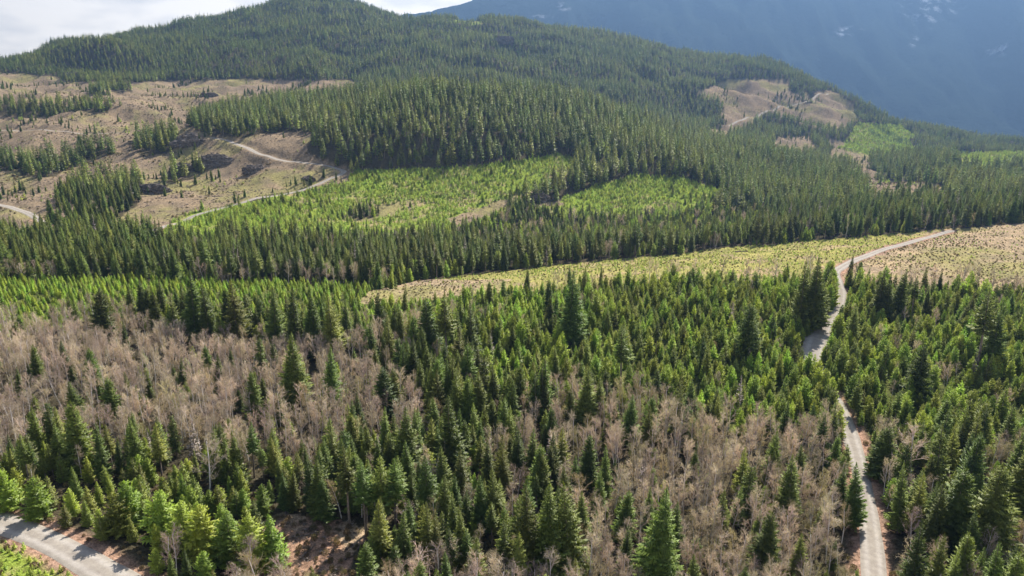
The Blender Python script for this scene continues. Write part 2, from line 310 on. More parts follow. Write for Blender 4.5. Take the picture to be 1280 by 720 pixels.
# ground
m, t, n, l, o = mat('ground_cover'); M_GROUND = m
at = n('ShaderNodeAttribute'); at.attribute_name = 'cover'
geo = n('ShaderNodeNewGeometry')
f1 = noise(t, geo.outputs['Position'], .06, 6, .6); f2 = noise(t, geo.outputs['Position'], .55, 8, .65); f3 = noise(t, geo.outputs['Position'], 2.2, 4, .6)
c = mixc(t, 1.0, at.outputs['Color'], ramp(t, f1, .3, .7, (.72, .74, .78), (1.22, 1.18, 1.1)), 'MULTIPLY')
c = mixc(t, 1.0, c, ramp(t, f2, .32, .62, (.52, .50, .48), (1.32, 1.3, 1.28)), 'MULTIPLY')
c = mixc(t, 1.0, c, ramp(t, f3, .35, .6, (.7, .7, .7), (1.2, 1.2, 1.2)), 'MULTIPLY')
sn = n('ShaderNodeAttribute'); sn.attribute_name = 'snow'
fs = noise(t, geo.outputs['Position'], .009, 9, .62)
ms = n('ShaderNodeMath'); ms.operation = 'MULTIPLY'; l(ramp(t, fs, .50, .66), ms.inputs[0]); l(sn.outputs['Fac'], ms.inputs[1])
c = mixc(t, ms.outputs[0], c, (.5, .52, .55))
d = n('ShaderNodeBsdfDiffuse'); l(c, d.inputs[0])
bp = n('ShaderNodeBump'); bp.inputs['Strength'].default_value = .9; bp.inputs['Distance'].default_value = .9; l(f2, bp.inputs['Height'])
fm = noise(t, geo.outputs['Position'], .02, 10, .68)
bp2 = n('ShaderNodeBump'); bp2.inputs['Strength'].default_value = .8; l(fm, bp2.inputs['Height']); l(bp.outputs[0], bp2.inputs['Normal'])
bd = n('ShaderNodeAttribute'); bd.attribute_name = 'far'; mm = n('ShaderNodeMath'); mm.operation = 'MULTIPLY'; mm.inputs[1].default_value = 45; l(bd.outputs['Fac'], mm.inputs[0]); l(mm.outputs[0], bp2.inputs['Distance'])
l(bp2.outputs[0], d.inputs['Normal']); l(d.outputs[0], o.inputs[0])
# gravel
m, t, n, l, o = mat('gravel'); M_GRAVEL = m
uv = n('ShaderNodeUVMap'); sx = n('ShaderNodeSeparateXYZ'); l(uv.outputs[0], sx.inputs[0]); geo = n('ShaderNodeNewGeometry')
f1 = noise(t, geo.outputs['Position'], .5, 8, .7); f2 = noise(t, geo.outputs['Position'], 5, 3)
wv = n('ShaderNodeMath'); wv.operation = 'PINGPONG'; wv.inputs[1].default_value = .25; l(sx.outputs[0], wv.inputs[0])
trk = ramp(t, wv.outputs[0], .10, .22, (.88, .86, .83), (1.08, 1.08, 1.08))
c = mixc(t, ramp(t, f1, .3, .7), (.215, .19, .165), (.32, .29, .25)); c = mixc(t, 1.0, c, trk, 'MULTIPLY')
c = mixc(t, 1.0, c, ramp(t, f2, .3, .7, (.85, .85, .85), (1.1, 1.1, 1.1)), 'MULTIPLY')
d = n('ShaderNodeBsdfDiffuse'); l(c, d.inputs[0]); bp = n('ShaderNodeBump'); bp.inputs['Distance'].default_value = .08; l(f1, bp.inputs['Height']); l(bp.outputs[0], d.inputs['Normal']); l(d.outputs[0], o.inputs[0])
# rock
m, t, n, l, o = mat('dark_rock'); M_ROCK = m
tc_ = n('ShaderNodeTexCoord'); f1 = noise(t, tc_.outputs['Object'], .35, 9, .7); f2 = noise(t, tc_.outputs['Object'], 1.3, 6, .7)
c = mixc(t, ramp(t, f1, .38, .62), (.055, .046, .042), (.19, .16, .14)); c = mixc(t, ramp(t, f2, .55, .75), c, (.12, .12, .05))
d = n('ShaderNodeBsdfDiffuse'); l(c, d.inputs[0]); bp = n('ShaderNodeBump'); bp.inputs['Distance'].default_value = .8; l(f2, bp.inputs['Height']); l(bp.outputs[0], d.inputs['Normal']); l(d.outputs[0], o.inputs[0])
# dead wood
M_WOOD = bark_mat('weathered_wood', (.11, .085, .065), (.27, .22, .185), 1.2)

def mesh_np(name, V, Fc, mats, tone=None, fm=None, smoothf=False, norm=None):
    """V nx3, Fc list of arrays (m,3) or (m,4)"""
    me = bpy.data.meshes.new(name)
    V = np.asarray(V, np.float32); me.vertices.add(len(V)); me.vertices.foreach_set('co', V.ravel())
    loops = np.concatenate([f.ravel() for f in Fc]).astype(np.int32); tot = np.concatenate([np.full(len(f), f.shape[1]) for f in Fc]).astype(np.int32)
    st = np.r_[0, np.cumsum(tot)[:-1]].astype(np.int32)
    me.loops.add(len(loops)); me.loops.foreach_set('vertex_index', loops); me.polygons.add(len(tot)); me.polygons.foreach_set('loop_start', st); me.polygons.foreach_set('loop_total', tot)
    for m_ in mats: me.materials.append(m_)
    if fm is not None: me.polygons.foreach_set('material_index', np.asarray(fm, np.int32))
    me.polygons.foreach_set('use_smooth', np.full(len(tot), smoothf))
    me.update(calc_edges=True)
    if norm is not None:
        me.polygons.foreach_set('use_smooth', np.ones(len(tot), bool)); me.normals_split_custom_set_from_vertices(norm)
    if tone is not None:
        a = me.attributes.new('tone', 'FLOAT', 'POINT'); a.data.foreach_set('value', np.asarray(tone, np.float32))
    return me
def link(name, me, kind=None, label=None, cat=None, group=None, parent=None):
    ob = bpy.data.objects.new(name, me); COL.objects.link(ob)
    if kind: ob['kind'] = kind
    if label: ob['label'] = label
    if cat: ob['category'] = cat
    if group: ob['group'] = group
    if parent: ob.parent = parent
    return ob

# ------------------------------------------------------------------ ground sheet
SS = np.linspace(-1.5, 1.5, 1000)
YR = np.concatenate([np.linspace(-2800, 90, 40)[:-1], 90 * (9400 / 90) ** np.linspace(0, 1, 950)])
gs, gy = np.meshgrid(SS, YR); gx = gs * np.maximum(gy, 220) * np.where(gy < 90, 1 + (90 - gy) / 1500, 1)
x = gx.ravel(); y = gy.ravel(); z = zt(x, y)
nc, nr = len(SS), len(YR)
idx = np.arange(nc * nr).reshape(nr, nc)
Q = np.stack([idx[:-1, :-1], idx[:-1, 1:], idx[1:, 1:], idx[1:, :-1]], -1).reshape(-1, 4)
me = mesh_np('ground', np.stack([x, y, z], 1), [Q], [M_GROUND], smoothf=True)
cov, px_, py_ = classify(x, y, z)
PAL = np.array([(.058, .050, .032), (.19, .146, .10), (.165, .215, .036), (.225, .210, .072), (.255, .195, .128), (.23, .145, .10), (.030, .045, .040), (.075, .085, .028)])
colr = PAL[cov]
v1 = fbm(x, y, 60, 4, 51)[:, None]; v2 = fbm(x, y, 11, 3, 52)[:, None]
isb = np.isin(cov, (BARE, BROWN))[:, None]
gsl = np.array([(.19, .18, .07)])
k = smooth(-.15, .9, v1 + v2 * .5) * .75; colr = np.where(isb, colr * (1 - k) + gsl * k, colr)
ish = np.isin(cov, (HERB, CUTB))[:, None]; k = smooth(.1, .8, v1 * .6 + v2 * .8) * .75; colr = np.where(ish, colr * (1 - k) + np.array([(.26, .19, .125)]) * k, colr)
isr = (cov == REDD)[:, None]; k = smooth(-.3, .7, v2 + .5 * fbm(x, y, 4, 2, 53)[:, None]) * .8; colr = np.where(isr, colr * (1 - k) + np.array([(.27, .215, .145)]) * k, colr)
rd = road_dist(x, y)[:, None]; k = (1 - smooth(.6, 4.2, rd + v2 * 1.6)) * (y < 700)[:, None]; colr = colr * (1 - k) + np.array([(.25, .16, .115)]) * k
ca = me.color_attributes.new('cover', 'FLOAT_COLOR', 'POINT'); ca.data.foreach_set('color', np.column_stack([colr, np.ones(len(x))]).astype(np.float32).ravel())
a = me.attributes.new('far', 'FLOAT', 'POINT'); a.data.foreach_set('value', smooth(3000, 5000, y).astype(np.float32))
sw = np.zeros(len(x))
for (cx_, cy_, rx_, ry_) in ((1160, 8, 42, 30), (1058, 40, 22, 8), (1146, 52, 9, 8), (700, 8, 14, 8), (1250, 62, 18, 9), (675, 20, 16, 4)):
    sw = np.maximum(sw, 1 - smooth(.3, 1.1, np.hypot((px_ - cx_) / rx_, (py_ - cy_) / ry_)))
a = me.attributes.new('snow', 'FLOAT', 'POINT'); a.data.foreach_set('value', (sw * (y > 5500)).astype(np.float32))
link('ground', me, 'structure')

# ------------------------------------------------------------------ roads
for nm, (pts, wd) in ROADS.items():
    d = np.gradient(pts[:, :2], axis=0); d /= np.linalg.norm(d, axis=1)[:, None]; nn = np.stack([d[:, 1], -d[:, 0]], 1)
    K = 9; V = []; U = []
    ln = np.r_[0, np.cumsum(np.hypot(*np.diff(pts[:, :2], axis=0).T))]
    qx, qy = proj(pts[:, 0], pts[:, 1], pts[:, 2])
    for i in range(len(pts)):
        wv = wd * (1 + (.95 * float(smooth(398, 412, qy[i]) * (1 - smooth(458, 474, qy[i]))) if nm == 'main' else 0)) * (1 + .09 * float(fbm(np.array([ln[i]]), np.array([3.0]), 17, 2, 8)[0]))
        for k in range(K):
            a = k / (K - 1) - .5; p = pts[i, :2] + nn[i] * a * wv
            crown = .10 * (1 - (2 * a) ** 2) - (.20 if abs(a) > .49 else 0) - .035 * (abs(abs(a) - .22) < .06)
            V.append((p[0], p[1], pts[i, 2] + crown)); U.append((a + .5, ln[i]))
    n_ = len(pts); ix = np.arange(n_ * K).reshape(n_, K)
    Q = np.stack([ix[:-1, :-1], ix[:-1, 1:], ix[1:, 1:], ix[1:, :-1]], -1).reshape(-1, 4)
    me = mesh_np('road', V, [Q], [M_GRAVEL], smoothf=True); ul = me.uv_layers.new(name='UVMap')
    li = np.empty(len(me.loops), np.int32); me.loops.foreach_get('vertex_index', li)
    ul.data.foreach_set('uv', np.array(U, np.float32)[li].ravel())
    link('road', me, 'structure')

# ------------------------------------------------------------------ tree models
class MB:
    def __init__(s): s.V = []; s.T = []; s.F3 = []; s.n = 0
    def tris(s, P, tone):               # P (m,3,3)
        m = len(P); s.V.append(P.reshape(-1, 3)); s.T.append(np.repeat(tone, 3)); s.F3.append(np.arange(3 * m).reshape(m, 3) + s.n); s.n += 3 * m
    def tube(s, pts, rad, k=5, tone=.5):
        pts = np.asarray(pts, float); n = len(pts); d = np.gradient(pts, axis=0)
        d /= np.linalg.norm(d, axis=1)[:, None] + 1e-9
        up = np.where(np.abs(d[:, 2:3]) > .8, [[1, 0, 0]], [[0, 0, 1]]); a = np.cross(d, up); a /= np.linalg.norm(a, axis=1)[:, None] + 1e-9; b = np.cross(d, a)
        th = np.arange(k) / k * 2 * math.pi
        R = pts[:, None] + (a[:, None] * np.cos(th)[None, :, None] + b[:, None] * np.sin(th)[None, :, None]) * np.asarray(rad)[:, None, None]
        s.V.append(R.reshape(-1, 3)); s.T.append(np.full(n * k, tone)); ix = np.arange(n * k).reshape(n, k) + s.n; j = np.roll(ix, -1, 1)
        s.F3.append(np.stack([ix[:-1], j[:-1], j[1:]], -1).reshape(-1, 3)); s.F3.append(np.stack([ix[:-1], j[1:], ix[1:]], -1).reshape(-1, 3)); s.n += n * k
    nrm = None
    def soft(s, H, k, seed):
        """leaves of a crown catch light like the rounded sprays they stand for: normals lean outwards and up"""
        r = np.random.default_rng(seed); V = np.concatenate(s.V); F_ = np.concatenate(s.F3); c = V[F_].mean(1)
        ng = np.cross(V[F_[:, 1]] - V[F_[:, 0]], V[F_[:, 2]] - V[F_[:, 0]]); ng /= np.linalg.norm(ng, axis=1)[:, None] + 1e-9
        o_ = c.copy(); o_[:, 2] = 0; o_ /= np.linalg.norm(o_, axis=1)[:, None] + 1e-6
        t = o_ * k + [0, 0, .62] + r.normal(0, .30, c.shape); sg = np.sign((ng * t).sum(1)); sg[sg == 0] = 1
        F_ = np.where(sg[:, None] > 0, F_, F_[:, ::-1]); t = t + ng * sg[:, None] * .55; t /= np.linalg.norm(t, axis=1)[:, None]
        nn_ = np.zeros_like(V); nn_[F_.ravel()] = np.repeat(t, 3, 0); s.F3 = [F_]; s.V = [V]; s.T = [np.concatenate(s.T)]; s.nrm = nn_
    def mesh(s, name, mats, fm=None): return mesh_np(name, np.concatenate(s.V), [np.concatenate(s.F3)], mats, np.concatenate(s.T), fm, norm=s.nrm)
def conifer(name, seed, H, R, bare, step, nb, mleaf, sprays=6, droop=.35, top=1.0, gaps=.1, width=.42, power=.85, cut=None):
    r = np.random.default_rng(seed); tr = MB(); cr = MB()
    lean = r.normal(0, .006, 2) * H
    zz = np.linspace(0, H * (cut + .05 if cut else 1), 9); tr.tube(np.stack([lean[0] * (zz / H) ** 2, lean[1] * (zz / H) ** 2, zz], 1), .014 * H * (1 - zz / H * .96) + .01, 6)
    asym = r.uniform(0, 6.28); z = H * bare; tris = []; tone = []
    while z < H * (cut or .985):
        f = (z - H * bare) / (H * (1 - bare))           # 0 bottom .. 1 top
        L0 = R * (1 - f) ** power * (1 if f > .12 else .65 + f * 2.9) + .10
        n_ = max(3, int(round(nb * (.55 + .45 * (1 - f)))))
        a0 = r.uniform(0, 6.28)
        for i in range(n_):
            if r.random() < gaps: continue
            a = a0 + i * 6.283 / n_ + r.normal(0, .22); ln = L0 * r.uniform(.62, 1.18) * (1 + .14 * math.cos(a - asym))
            zb = z + r.normal(0, step * .35); lf = (z / H) ** 2
            o_ = np.array([lean[0] * lf, lean[1] * lf, zb]); dx = np.array([math.cos(a), math.sin(a), 0]); sx = np.array([-dx[1], dx[0], 0])
            rise = (.55 * f - droop * (1 - f)) + r.normal(0, .08)
            ns = max(2, int(sprays * (.4 + .6 * ln / R)))
            def at_(q): return o_ + dx * ln * q + np.array([0, 0, ln * (rise * q + .16 * q * q)])
            tb = r.uniform(.1, .6)
            for k in range(ns):
                q = (k + .6) / ns; p = at_(q * .92); wl = ln * width * (1 - q * .72) + .05
                for sg in (-1, 1):
                    tip = p + sx * sg * wl * r.uniform(.7, 1.2) + dx * wl * r.uniform(.35, .9) + np.array([0, 0, -wl * r.uniform(.05, .55)])
                    wdt = ln / ns * .62; b0 = p - dx * wdt * .7 + np.array([0, 0, r.normal(0, .04) * ln]); b1 = p + dx * wdt * .7 + np.array([0, 0, wdt * .35])
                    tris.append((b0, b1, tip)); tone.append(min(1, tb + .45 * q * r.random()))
            p = at_(.80); tip = at_(1.06); ww = ln * .10
            tris.append((p - sx * ww, p + sx * ww, tip)); tone.append(min(1, tb + .35))
            # hanging foliage under the branch: gives the limb its thickness
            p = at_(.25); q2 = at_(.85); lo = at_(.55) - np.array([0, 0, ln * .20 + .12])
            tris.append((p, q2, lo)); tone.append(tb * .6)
        z += step * r.uniform(.75, 1.25) * (1 - .35 * f)
    tp = np.array([lean[0], lean[1], 0])
    for i in range(0 if cut else 5):
        a = i * 1.257; e = np.array([math.cos(a), math.sin(a), 0]) * .16 * top
        tris.append((tp + e + [0, 0, H * .955], tp + e[[1, 0, 2]] * [-1, 1, 1] + [0, 0, H * .955], tp + [0, 0, H * (1.0 + .015 * top)])); tone.append(.8)
    cr.tris(np.array(tris), np.array(tone)); cr.soft(H, .75, seed); return tr, cr, M_BARK, mleaf, name
def alder(name, seed, H, spread, twigm, fine=3):
    r = np.random.default_rng(seed); tr = MB(); cr = MB(); tw = []; tn = []
    def grow(p, d, L, rad, lev, mb):
        n_ = 4 if lev < 2 else 3; pts = [p]; q = p.copy(); dd = d.copy()
        for i in range(n_):
            dd = dd + r.normal(0, .12 if lev else .05, 3) + np.array([0, 0, .10 if lev else .02]); dd /= np.linalg.norm(dd); q = q + dd * L / n_; pts.append(q)
        rr = np.linspace(rad, rad * .45, len(pts)); mb.tube(pts, rr, 5 if lev < 1 else 3, .55)
        return np.array(pts)
    nst = 1 if r.random() < .6 else 2
    for s_i in range(nst):
        base = np.array([r.normal(0, .5) * (nst > 1), r.normal(0, .5) * (nst > 1), 0.]); d0 = np.array([r.normal(0, .09), r.normal(0, .09), 1.]); d0 /= np.linalg.norm(d0)
        trunk = grow(base, d0, H * .86, .012 * H * (1 if nst == 1 else .8), 0, tr)
        nl = 15 if nst == 1 else 11
        for i in range(nl):
            f = .30 + .68 * (i + r.random()) / nl; x0 = np.array([np.interp(f, np.linspace(0, 1, len(trunk)), trunk[:, c]) for c in range(3)])
            a = r.uniform(0, 6.28); up = .6 + .9 * f; d = np.array([math.cos(a), math.sin(a), up]); d /= np.linalg.norm(d)
            L = spread * (1.15 - .75 * abs(f - .45)) * r.uniform(.7, 1.1)
            limb = grow(x0, d, L, .0045 * H, 1, cr)
            for j in range(6):
                g = .25 + .75 * (j + r.random()) / 6; x1 = np.array([np.interp(g, np.linspace(0, 1, len(limb)), limb[:, c]) for c in range(3)])
                d2 = d + r.normal(0, .55, 3) + [0, 0, .25]; d2 /= np.linalg.norm(d2); L2 = L * .42 * r.uniform(.6, 1.2)
                sub = grow(x1, d2, L2, .045, 2, cr)
                for k in range(5):
                    h = (k + r.random()) / 5; x2 = sub[0] + (sub[-1] - sub[0]) * h
                    d3 = d2 + r.normal(0, .6, 3) + [0, 0, .2]; d3 /= np.linalg.norm(d3); L3 = r.uniform(.5, 1.2); e = x2 + d3 * L3
                    sd_ = np.cross(d3, r.normal(0, 1, 3)); sd_ /= np.linalg.norm(sd_) + 1e-9
                    tw.append((x2 - sd_ * .022, x2 + sd_ * .022, e)); tn.append(r.random())
                    for _ in range(2):
                        m_ = x2 + d3 * L3 * r.uniform(.3, .9); d4 = d3 + r.normal(0, .7, 3); d4 /= np.linalg.norm(d4); e4 = m_ + d4 * r.uniform(.3, .75); s4 = np.cross(d4, r.normal(0, 1, 3)); s4 /= np.linalg.norm(s4) + 1e-9
                        tw.append((m_ - s4 * .017, m_ + s4 * .017, e4)); tn.append(r.random())
    cr.tris(np.array(tw), np.array(tn)); return tr, cr, M_ALD, twigm, name
def bush(name, seed, H, mt, leafy, n=170):
    r = np.random.default_rng(seed); cr = MB(); T = []; tn = []
    for i in range(n):
        a = r.uniform(0, 6.28); rr = H * .6 * math.sqrt(r.random()); zc = H * r.uniform(.1, 1) * (1 - (rr / (H * .75)) ** 2 * .7)
        p = np.array([math.cos(a) * rr, math.sin(a) * rr, zc]); d = r.normal(0, 1, 3); d[2] = abs(d[2]) + .5; d /= np.linalg.norm(d); s_ = np.cross(d, r.normal(0, 1, 3)); s_ /= np.linalg.norm(s_)
        w_ = H * (.10 if leafy else .025); L_ = H * (.22 if leafy else .4); T.append((p - s_ * w_, p + s_ * w_, p + d * L_)); tn.append(r.random())
    cr.tris(np.array(T), np.array(tn)); return cr
def seedling(seed, H, mt):
    tr, cr, *_ = conifer('s', seed, H, H * .36, .05, H * .13, 6, mt, sprays=2, droop=.05, gaps=.05, width=.6); return cr
def joined(name, tr, cr, mb_, ml):
    nt_ = sum(len(f) for f in tr.F3); nc_ = sum(len(f) for f in cr.F3)
    V = np.concatenate(tr.V + cr.V); Fc = np.concatenate(tr.F3 + [f + tr.n for f in cr.F3]); T = np.concatenate(tr.T + cr.T)
    nm_ = None
    if cr.nrm is not None:
        tv = np.concatenate(tr.V).copy(); tv[:, 2] = 0; tv /= np.linalg.norm(tv, axis=1)[:, None] + 1e-6; nm_ = np.concatenate([tv, cr.nrm])
    return mesh_np(name, V, [Fc], [mb_, ml], T, np.r_[np.zeros(nt_), np.ones(nc_)], norm=nm_)
CON = [conifer('conifer_tree', 11, 26, 4.9, .05, .42, 9, M_CON, 9, width=.36), conifer('conifer_tree', 12, 26, 4.1, .08, .42, 8, M_CON, 8, .28, width=.36),
       conifer('conifer_tree', 13, 26, 5.6, .04, .44, 9, M_CON, 10, .42, gaps=.18, width=.34, power=.7), conifer('conifer_tree', 14, 26, 4.4, .20, .45, 8, M_OLI, 8, .30, gaps=.22, width=.36),
       conifer('conifer_tree', 15, 26, 3.7, .46, .45, 8, M_CON, 7, .25, gaps=.18, width=.38), conifer('conifer_tree', 16, 26, 4.4, .34, .46, 8, M_OLI, 8, .35, gaps=.25, width=.36),
       conifer('conifer_tree', 17, 30, 5.2, .10, .6, 7, M_CON, 6, .35, gaps=.3, cut=.78), conifer('conifer_tree', 18, 26, 3.4, .25, .7, 6, M_SNAG, 3, .45, gaps=.45, width=.22)]
YOU = [conifer('young_conifer', 21, 9, 2.4, .02, .29, 9, M_YOU, 6, .05, width=.36, gaps=.15, power=.68), conifer('young_conifer', 22, 9, 2.1, .02, .29, 9, M_YOU, 5, .0, width=.38, gaps=.15), conifer('young_conifer', 23, 9, 2.7, .02, .30, 9, M_YOU, 6, .12, width=.36, gaps=.2, power=.6),
       conifer('young_conifer', 24, 9, 2.2, .05, .31, 8, M_OLI, 5, .05, gaps=.22, width=.38), conifer('young_conifer', 25, 9, 2.6, .02, .44, 8, M_BRI, 4, .05), conifer('young_conifer', 26, 9, 2.4, .02, .42, 8, M_BRI, 4, .0)]
ALD = [alder('bare_tree', 31, 15, 3.6, M_TWIG), alder('bare_tree', 32, 15, 3.0, M_TWIG), alder('bare_tree', 33, 15, 4.0, M_TWIG), alder('bare_tree', 34, 15, 3.3, M_TWIG), alder('bare_tree', 35, 15, 3.4, M_MOSS)]
FAR = [conifer('far', 41 + i, 24, (4.6, 4.0, 5.0, 4.2, 4.6, 4.1, 5.1, 4.3)[i], (.08, .2, .06, .3)[i % 4], 1.45, 7, (M_CON, M_OLI)[i // 4], 2, .25, gaps=.05, width=.66) for i in range(8)]
print('tris', [sum(len(f) for f in t_[1].F3) for t_ in CON + YOU + ALD + FAR])
def proto(me): return bpy.data.objects.new(me.name, me)
P_CON = [proto(joined('conifer_model', t_[0], t_[1], t_[2], t_[3])) for t_ in CON]
P_YOU = [proto(joined('young_model', t_[0], t_[1], t_[2], t_[3])) for t_ in YOU]
P_ALD = [proto(joined('bare_model', t_[0], t_[1], t_[2], t_[3])) for t_ in ALD]
P_FAR = [proto(joined('far_model', t_[0], t_[1], t_[2], t_[3])) for t_ in FAR]
P_SEED = [proto(seedling(61 + i, 2.2, M_SEED).mesh('seedling_model', [M_SEED])) for i in range(3)]
P_BUSH = [proto(bush('b', 71 + i, 1.3, M_BUSH, i != 1).mesh('brush_model', [M_BUSH])) for i in range(3)]
def stump_model(seed):
    r = np.random.default_rng(seed); mb = MB()
    for i in range(9):
        a = r.uniform(0, 6.28); d = np.array([math.cos(a), math.sin(a), r.normal(0, .12)]); c = np.array([r.normal(0, .8), r.normal(0, .8), .15 + .2 * r.random()]); L_ = r.uniform(.7, 2.2)
        mb.tube([c - d * L_ / 2, c + r.normal(0, .05, 3), c + d * L_ / 2], [.09, .08, .05], 4)
    mb.tube([(0, 0, -.2), (0, 0, .35), (.02, 0, .7)], [.55, .42, .38], 7); mb.tube([(0.02, 0, .7), (.02, 0, .72)], [.38, .01], 7)
    return mb.mesh('slash_model', [M_WOOD])
P_SLASH = [proto(stump_model(81 + i)) for i in range(4)]

def scatter(name, x, y, z, rot, scl, idx, protos, label, cat):
    """one object: a cloud of points, each drawn as one of the models"""
    n = len(x); me = bpy.data.meshes.new(name); me.vertices.add(n); me.vertices.foreach_set('co', np.column_stack([x, y, z]).astype(np.float32).ravel())
    for nm, ty, dat in (('rotz', 'FLOAT', rot), ('sz', 'FLOAT', scl), ('pick', 'INT', idx), ('tiltx', 'FLOAT', rng.normal(0, .028, n)), ('tilty', 'FLOAT', rng.normal(0, .028, n))):
        a = me.attributes.new(nm, ty, 'POINT'); a.data.foreach_set('value', np.asarray(dat, np.int32 if ty == 'INT' else np.float32))
    xs = np.asarray(scl) * rng.uniform(.85, 1.2, n); a = me.attributes.new('sxy', 'FLOAT', 'POINT'); a.data.foreach_set('value', xs.astype(np.float32))
    g = bpy.data.node_groups.new(name, 'GeometryNodeTree'); g.interface.new_socket('Geometry', in_out='INPUT', socket_type='NodeSocketGeometry'); g.interface.new_socket('Geometry', in_out='OUTPUT', socket_type='NodeSocketGeometry')
    nn = g.nodes.new; ll = g.links.new; gi = nn('NodeGroupInput'); go = nn('NodeGroupOutput')
    jn = nn('GeometryNodeJoinGeometry')
    for p in reversed(protos):
        oi = nn('GeometryNodeObjectInfo'); oi.inputs[0].default_value = p; oi.transform_space = 'ORIGINAL'
        ti = nn('GeometryNodeGeometryToInstance'); ll(oi.outputs['Geometry'], ti.inputs[0]); ll(ti.outputs[0], jn.inputs[0])
    def attr(nm, ty):
        a = nn('GeometryNodeInputNamedAttribute'); a.data_type = ty; a.inputs[0].default_value = nm; return a.outputs[0]
    ip = nn('GeometryNodeInstanceOnPoints'); ip.inputs['Pick Instance'].default_value = True
    ll(gi.outputs[0], ip.inputs['Points']); ll(jn.outputs[0], ip.inputs['Instance']); ll(attr('pick', 'INT'), ip.inputs['Instance Index'])
    c1 = nn('ShaderNodeCombineXYZ'); ll(attr('rotz', 'FLOAT'), c1.inputs[2]); ll(attr('tiltx', 'FLOAT'), c1.inputs[0]); ll(attr('tilty', 'FLOAT'), c1.inputs[1]); ll(c1.outputs[0], ip.inputs['Rotation'])
    c2 = nn('ShaderNodeCombineXYZ'); q = attr('sxy', 'FLOAT'); ll(q, c2.inputs[0]); ll(q, c2.inputs[1]); ll(attr('sz', 'FLOAT'), c2.inputs[2]); ll(c2.outputs[0], ip.inputs['Scale'])
    ll(ip.outputs[0], go.inputs[0])
    ob = link(name, me, 'stuff', label, cat); md = ob.modifiers.new('scatter', 'NODES'); md.node_group = g
    print(name, n); return ob

# ------------------------------------------------------------------ where trees stand
# terrain horizon table, to leave out what no nearby viewpoint could see
hs_ = np.linspace(-1.0, 1.0, 260); hy = 90 * (3300 / 90) ** np.linspace(0, 1, 420)
HX, HY = np.meshgrid(hs_, hy); HZ = zbase(HX * HY, HY); slope = (HZ - CZ) / HY; HM = np.maximum.accumulate(slope, 0)
def seen(x, y, z, h):
    s = x / y; i = np.clip(np.interp(y * .985, hy, np.arange(len(hy))).astype(int), 0, len(hy) - 1); j = np.clip(((s + 1) / 2 * 259).astype(int), 0, 259)
    return (z + h - CZ) / y > HM[i, j]
def jgrid(y0, y1, step, smax=.93, jit=.42):
    ys = np.arange(y0, y1, step); X = []; Y = []
    for q in ys:
        xx = np.arange(-smax * q, smax * q, step); X.append(xx); Y.append(np.full(len(xx), q))
    X = np.concatenate(X); Y = np.concatenate(Y); return X + rng.uniform(-jit, jit, len(X)) * step, Y + rng.uniform(-jit, jit, len(Y)) * step
C_T = {'conifer_tree': [], 'young_conifer': [], 'bare_tree': []}   # lists of (x, y, z, height, variant, source)
